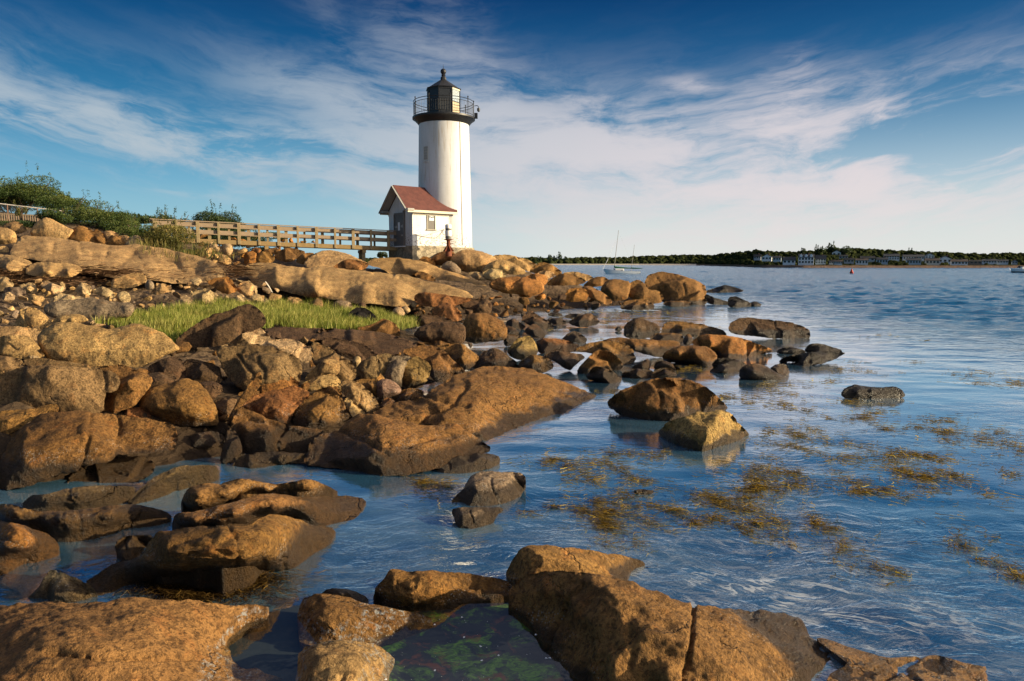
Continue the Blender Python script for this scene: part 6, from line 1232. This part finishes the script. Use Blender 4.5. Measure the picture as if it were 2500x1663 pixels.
for tt in ts:
    for px in pxs:
        Yv, z_ = hillz(px, max(tt, 0)); Yv = lerp_tab(px, SH)*(1+.36*tt); z_ = z_ if tt > 0 else -1.5
        if tt > 1: z_ = hillz(px, 1)[1]*(1.6-.6*tt)
        V.append((ray(px, 640)[0]*Yv, Yv, float(z_)+(noise.noise(Vector((px*.03, tt*8, 0)))*.6 if 0 < tt <= 1 else 0)))
nx = len(pxs); i = np.arange(nx-1)[None]+np.arange(len(ts)-1)[:, None]*nx
tag(mesh_np('hills', V, [np.stack([i, i+1, i+1+nx, i+nx], -1).reshape(-1, 4)], hm), kind='structure')
sand = flat('pale_sand', (.50,.44,.36), .9, var=.1, scale=.4); mb = MB()
bx = [900,1250,1400,1560,1640,1700]; v_ = [P(px, 646.3, lerp_tab(px, SH)*.995)*1 for px in bx]; v0 = [Vector((q.x*.975, q.y*.975, -.2)) for q in v_]; v1 = [Vector((q.x*1.02, q.y*1.02, 1.7)) for q in v_]
mb.add(v0+v1, [(k, k+1, k+7, k+6) for k in range(5)]); tag(mb.build('beach', sand), kind='structure')
def icocrown(seed):
    bm = bmesh.new(); bmesh.ops.create_icosphere(bm, subdivisions=3, radius=1.)
    for v in bm.verts: v.co *= 1+.32*noise.noise(v.co*1.7+Vector((seed*3., 0, 0)))+.28*noise.noise(v.co*4.5+Vector((0, seed*2., 0)))
    V_ = np.array([v.co[:] for v in bm.verts]); F_ = np.array([[v.index for v in f.verts] for f in bm.faces]); bm.free(); return V_, F_
CR = [icocrown(s) for s in range(5)]
fm, t, b = material('far_trees'); b.inputs['Specular IOR Level'].default_value = 0.; g = t.new('ShaderNodeNewGeometry').outputs['Position']
c = t.mix(t.ss(t.noise(g, .35, 5, .7), .35, .65), (.016,.024,.010), (.055,.062,.022)); c = t.mix(t.ss(t.noise(g, 1.6, 4, .7), .5, .65, 0, .8), c, (.008,.012,.006))
t.put(b.inputs['Base Color'], c); b.inputs['Roughness'].default_value = .8; t.put(b.inputs['Normal'], t.bump(t.noise(g, 1.8, 4), 1., .6)); FART = fm
HSP = []
WIN = flat('far_window', (.03,.035,.04), .2)
def far_house(x0, x1, ye, yb, ya, label, wall, roof, gable=False, nw=3, rows=1, dorm=0):
    X0, X1 = 1820+x0/3.466, 1820+x1/3.466; pye, pyb, pya = (580+q/3.466 for q in (ye, yb, ya))
    Y_ = 372+max(0, 227-yb)*1.3; cb = P((X0+X1)/2, pyb, Y_); wt = (X1-X0)*Y_/F; z0 = P(X0, pyb, Y_).z; z1 = P(X0, pye, Y_).z; z2 = P(X0, pya, Y_).z
    rot = Matrix.Rotation(-R(24), 3, 'Z'); L = wt*.86; Dp = min(L*.62, 6.)
    HSP.append((X0, X1, Y_))
    root = empty('house', cb, label, 'house', None); T = lambda x, y, z_: Vector((cb.x, cb.y+Dp/2, 0))+rot@Vector((x, y, 0))+Vector((0, 0, z_))
    h = L/2; d = Dp/2; w_ = MB()
    wm_ = flat('far_house_wall', wall, .7, var=.06, scale=.5); rm_ = flat('far_house_roof', roof, .8, var=.15, scale=.5)
    if gable:
        w_.prism([T(-h,-d,z0-1.0), T(h,-d,z0-1.0), T(h,-d,z1), T(0,-d,z2), T(-h,-d,z1)], rot@Vector((0, 2*d, 0)))
        rf_ = MB()
        for s in (-1, 1): rf_.prism([T(s*(h+.25),-d-.3,z1-.15), T(0,-d-.3,z2+.1), T(0,-d-.3,z2+.28), T(s*(h+.25),-d-.3,z1+.05)], rot@Vector((0, 2*d+.6, 0)))
    else:
        w_.prism([T(-h,-d,z0-1.0), T(-h,d,z0-1.0), T(-h,d,z1), T(-h,0,z2), T(-h,-d,z1)], rot@Vector((L, 0, 0)))
        rf_ = MB()
        for s in (-1, 1): rf_.prism([T(-h-.25,s*(d+.3),z1-.15), T(-h-.25,0,z2+.1), T(-h-.25,0,z2+.28), T(-h-.25,s*(d+.3),z1+.05)], rot@Vector((L+.5, 0, 0)))
    w_.build('wall', wm_, root); RF = rf_.build('roof', rm_, root)
    for i in range(rows):
        for k in range(nw):
            xx = -h+L*(k+.5)/nw; zc = z0+(z1-z0)*(i+.55)/rows; ww = min(.62, L/nw*.3); hh = min(.75, (z1-z0)/rows*.30)
            MB().box(T(xx,-d-.02,zc), (2*ww, .08, 2*hh), rot).build('window', WIN, root)
    for k in range(dorm):
        xx = -h+L*(k+.5)/dorm; zc = z1+(z2-z1)*.40; MB().prism([T(xx-.7,-d-.1,zc-.6), T(xx+.7,-d-.1,zc-.6), T(xx+.7,-d-.1,zc+.5), T(xx,-d-.1,zc+1.2), T(xx-.7,-d-.1,zc+.5)], rot@Vector((0, 2, 0))).build('dormer', wm_, root)
    MB().box(T(h*.35, 0, z2+.3), (.5, .5, 1.1), rot).build('chimney', flat('chimney_brick', (.2,.1,.08), .8), RF)
Wh, Pl, Gy, Bl = (.80,.82,.84), (.70,.73,.76), (.42,.45,.48), (.45,.54,.62)
RG, RB, RD = (.055,.06,.07), (.09,.07,.06), (.03,.033,.036)
for a in [(75,140,162,180,146,'small dim grey house farthest left on the far hillside',Gy,RD),(145,235,165,188,143,'white gabled house, second from the left on the far shore',Wh,RG,True,3),
          (240,312,170,194,160,'low bluish house between the white gabled house and the small white cottage',Bl,RG),(325,436,192,219,168,'small white cottage with a lit right end above the far shore rocks',Wh,RG,False,3),
          (458,597,168,222,143,'largest white house across the bay with dormers and two storeys',Wh,RG,False,5,2,3),(600,692,182,219,152,'bluish shingled house right of the largest white house',Bl,RG,False,4,2),
          (710,748,206,222,198,'tiny white shed at the far waterline',Wh,RG,False,2),(755,828,203,227,194,'low white waterside house right of the tiny white shed',Pl,RB,False,4),(740,818,128,152,110,'small house with a sunlit gable highest on the far hilltop',Wh,RG,True,2),
          (800,876,158,180,150,'dim long-roofed house under the hilltop house',Gy,RD),(842,930,188,211,176,'dark house among trees in the middle of the far shore',Gy,RD),(944,1050,192,226,182,'pale house with a broad porch on the far shore',Pl,RB,False,4,1),
          (985,1112,176,196,160,'dark-roofed house with a bright right gable, behind the pale porch house',Gy,RD,False,3),(1120,1216,186,217,172,'bluish house left of the long white villa',Bl,RG,False,4,1),(1186,1318,158,188,141,'long white villa with a sunlit right end',Pl,RG,False,6,2),
          (1352,1530,162,186,148,'longest grey house with a row of windows on the far shore',Pl,RG,False,8,1),(1530,1606,152,177,135,'tall pale house at the right end of the longest grey house',Pl,RG,True,3,2),(1378,1500,192,223,178,'blue-grey house below the longest grey house',Bl,RG,False,5,1),
          (1538,1656,194,223,180,'cream house with the brightest sunlit right wall',(.66,.62,.54),RB,False,4,1),(1645,1760,184,211,158,'white house with a steep bluish roof',Wh,RG,True,3,1),(1760,1896,204,228,188,'low white house with two chimneys near the right of the far shore',Wh,RB,False,5,1),
          (1910,2010,203,222,194,'dim brown house right of the low white house',(.2,.17,.15),RD),(2026,2136,197,216,187,'low pale house second from the right end of the far shore',Pl,RG,False,5),(2142,2232,199,216,190,'low bluish house near the right end of the far shore',Bl,RG,False,4),(2262,2306,205,218,194,'small gabled house farthest right on the far shore',Gy,RG,True,2)]:
    far_house(*a)
r = np.random.default_rng(31); Vs = []; Fs = []; nv = 0
for k in range(2600):
    px = r.uniform(820, 2620); tt = r.uniform(.12, 1.05)
    if k % 3 == 0: tt = r.uniform(.9, 1.05)
    Yv, z_ = hillz(px, min(tt, 1))
    if any(h0-5 < px < h1+5 and Yv < hy+5 for h0, h1, hy in HSP): continue
    if px > 1840 and tt < .2: continue
    s = r.uniform(3., 6.5)*Yv/F*(.8 if tt > .9 else 1.); V_, F_ = CR[r.integers(5)]; a = r.uniform(0, 6.28); M_ = np.array([[math.cos(a), -math.sin(a), 0], [math.sin(a), math.cos(a), 0], [0, 0, 1]])
    q = V_@M_.T*np.array([s*1.25, s*1.1, s]); Vs.append(q+np.array([ray(px, 640)[0]*Yv, Yv, z_+s*.35])); Fs.append(F_+nv); nv += len(V_)
for k in range(420):
    px = r.uniform(1780, 2600); Yv = r.uniform(372, 460); Ys0 = lerp_tab(px, SH); tt = (Yv-Ys0)/(Ys0*.36)
    if tt < .06: continue
    z_ = hillz(px, tt)[1]; s = r.uniform(.45, 1.25); V_, F_ = CR[r.integers(5)]
    if any(h0-3 < px < h1+3 and hy-9 < Yv < hy+8 for h0, h1, hy in HSP): continue
    Vs.append(V_*np.array([s*1.3, s, s])+np.array([ray(px, 640)[0]*Yv, Yv, z_+s*.3])); Fs.append(F_+nv); nv += len(V_)
tag(mesh_np('far_wood', np.concatenate(Vs), [np.concatenate(Fs)], FART), 'dark wooded hillside across the bay', None, None, 'stuff')
for lb_, px, py, w_, h_, Y_, n_ in [('pair of slim trees close together on the far low shore, left of the sailboat',1317,640,20,14,900,260),('roundest lone tree on the far low shore, left of the sailboat',1343,640,22,18,900,420),('thin tree between the round tree and the tall forked one, far shore',1356,640,14,15,900,200),
      ('tallest forked tree of the thin row on the far low shore',1366,640,16,20,900,240),('last thin tree of the row, nearest the sailboat',1382,640,14,14,900,160),
      ('rounded tree above the big white house across the bay',2001,622,28,22,470,620),('largest spreading tree on the hilltop across the bay',2030,622,38,28,475,1000),('broad dark tree right of the hilltop house across the bay',2068,622,40,20,475,900),('feathery tree left of the large dormered house',1960,622,18,16,460,320),('flat-topped tree over the long grey house across the bay',2225,622,26,14,470,420)]:
    bush('tree', lb_, 'tree', px, py, w_, h_, Y_, n_, int(px), LEAFD, .0011*Y_, 7, 3)
# ------------------------------------------------------------------ boats and buoy
HULLW = flat('white_hull', (.72,.75,.78), .3, var=.04, scale=1.); GREENC = flat('green_sail_cover', (.015,.10,.05), .8); MAST = flat('varnished_mast', (.30,.27,.22), .5); DECK = flat('brown_deck', (.16,.09,.05), .6); CAB = flat('white_cabin', (.78,.78,.76), .4)
YB = 160.; sx = lambda x, y: P(1300+x/5.89, 540+y/5.89, YB)
def hull(parent, bow, stern, zb, zs, beam, mat, name='hull', sheer=.12, keel=-.45):
    st = []; n = 13
    for i in range(n):
        u = i/(n-1); c_ = bow.lerp(stern, u); wid = beam*(math.sin(math.pi*min(1, u*.62+.02))**.75) if u > 0 else .02; top = zb+(zs-zb)*u-sheer*math.sin(math.pi*u)
        ov_ = (1-u)**3*.9
        for j in range(9):
            a = -1+2*j/8; z_ = top if abs(a) == 1 else keel*(1-u**6*.5)+(top-keel)*abs(a)**2.2
            k = (z_-keel)/(top-keel); d_ = (bow-stern).normalized(); st.append(Vector((c_.x, c_.y, 0))-d_*ov_*(1-k)+Vector((-d_.y, d_.x, 0))*wid*(1 if a > 0 else -1)*abs(a)**.55+Vector((0, 0, z_)))
    fs = [(i*9+j, i*9+j+1, (i+1)*9+j+1, (i+1)*9+j) for i in range(n-1) for j in range(8)]+[tuple((n-1)*9+j for j in range(9))]
    MB().add(st, fs).build(name, mat, parent, True)
    dk = [st[i*9]-Vector((0,0,.06)) for i in range(n)]+[st[i*9+8]-Vector((0,0,.06)) for i in range(n)]
    return dk, n
bow, stern = sx(1010, 700), sx(1542, 735); bow.y -= .8; stern.y += .8
SB = empty('sailboat', P(1517, 668, YB), 'white two-masted sailboat moored in the bay with green covers on its booms', 'sailboat')
zb_, zs_ = sx(1015, 686).z, sx(1540, 724).z
dk, n = hull(SB, bow, stern, zb_, zs_, 1.25, HULLW)
MB().add(dk, [(i, i+1, n+i+1, n+i) for i in range(n-1)]).build('deck', DECK, SB)
mid = lambda x, y: sx(x, y)
MB().box(mid(1245, 706), (2.1, 1.3, .75)).build('cabin', CAB, SB, bevel=.08); MB().box(mid(1278, 712)-Vector((0,.67,0)), (.5, .04, .22)).build('cabin_window', DARKGLASS, SB)
for (xb, yb_), (xt, yt_), r_ in (((1170,712),(1238,130),.075),((1417,722),(1467,338),.055)):
    MB().tube([mid(xb, yb_), mid(xt, yt_)], [r_, r_*.55], 8).build('mast', MAST, SB, True)
MB().tube([mid(1172,640), mid(1190,664), mid(1300,672), mid(1440,678)], [.10,.22,.18,.07], 8).build('boom', GREENC, SB, True)
MB().tube([mid(1420,655), mid(1430,676), mid(1500,679), mid(1585,679)], [.07,.17,.13,.05], 8).build('boom', GREENC, SB, True)
MB().tube([mid(1015,690), mid(1203,280)], .022, 5).build('forestay', CAB, SB); MB().tube([mid(1012,690), mid(1090,540)], .045, 5).build('furled_jib', CAB, SB)
MB().tube([mid(1236,150), mid(1462,690)], .006, 4).build('stay', MAST, SB)
YM = 174.; mx_ = lambda x, y: P(1820+x/3.466, 580+y/3.466, YM)
MBt = empty('motorboat', mx_(2300, 298), 'white motorboat with a dark bottom entering at the right edge of the bay', 'motorboat')
b0, s0 = mx_(2236, 270), mx_(2236+300, 285); hull(MBt, b0, s0, mx_(0, 262).z, mx_(0, 270).z, 1.2, HULLW, 'hull', .1)
b1, s1_ = b0+Vector((.25,0,0)), s0; hull(MBt, b1, s1_, mx_(0, 286).z, mx_(0, 292).z, 1.215, flat('dark_bottom', (.02,.03,.06), .4), 'boot_stripe', .0)
MB().box(mx_(2345, 262), (1.1, 1.2, .8)).build('console', CAB, MBt, bevel=.1)
MB().prism([mx_(2318, 258), mx_(2332, 240), mx_(2352, 240), mx_(2356, 258)], (0,.9,0)).build('windscreen', DARKGLASS, MBt)
bz = P(2079, 668, 160.); BU = empty('buoy', (bz.x, bz.y, 0), 'red cone-topped channel buoy floating in the bay', 'buoy')
BRED = flat('buoy_red', (.42,.035,.02), .5, var=.2)
MB().lathe((bz.x, bz.y, 0), [(.3,-.3),(.42,.0),(.42,.42),(.30,.5)], 16).build('float', BRED, BU, True); MB().lathe((bz.x, bz.y, 0), [(.30,.5),(.10,1.1),(.02,1.25)], 16).build('cone_top', BRED, BU, True)
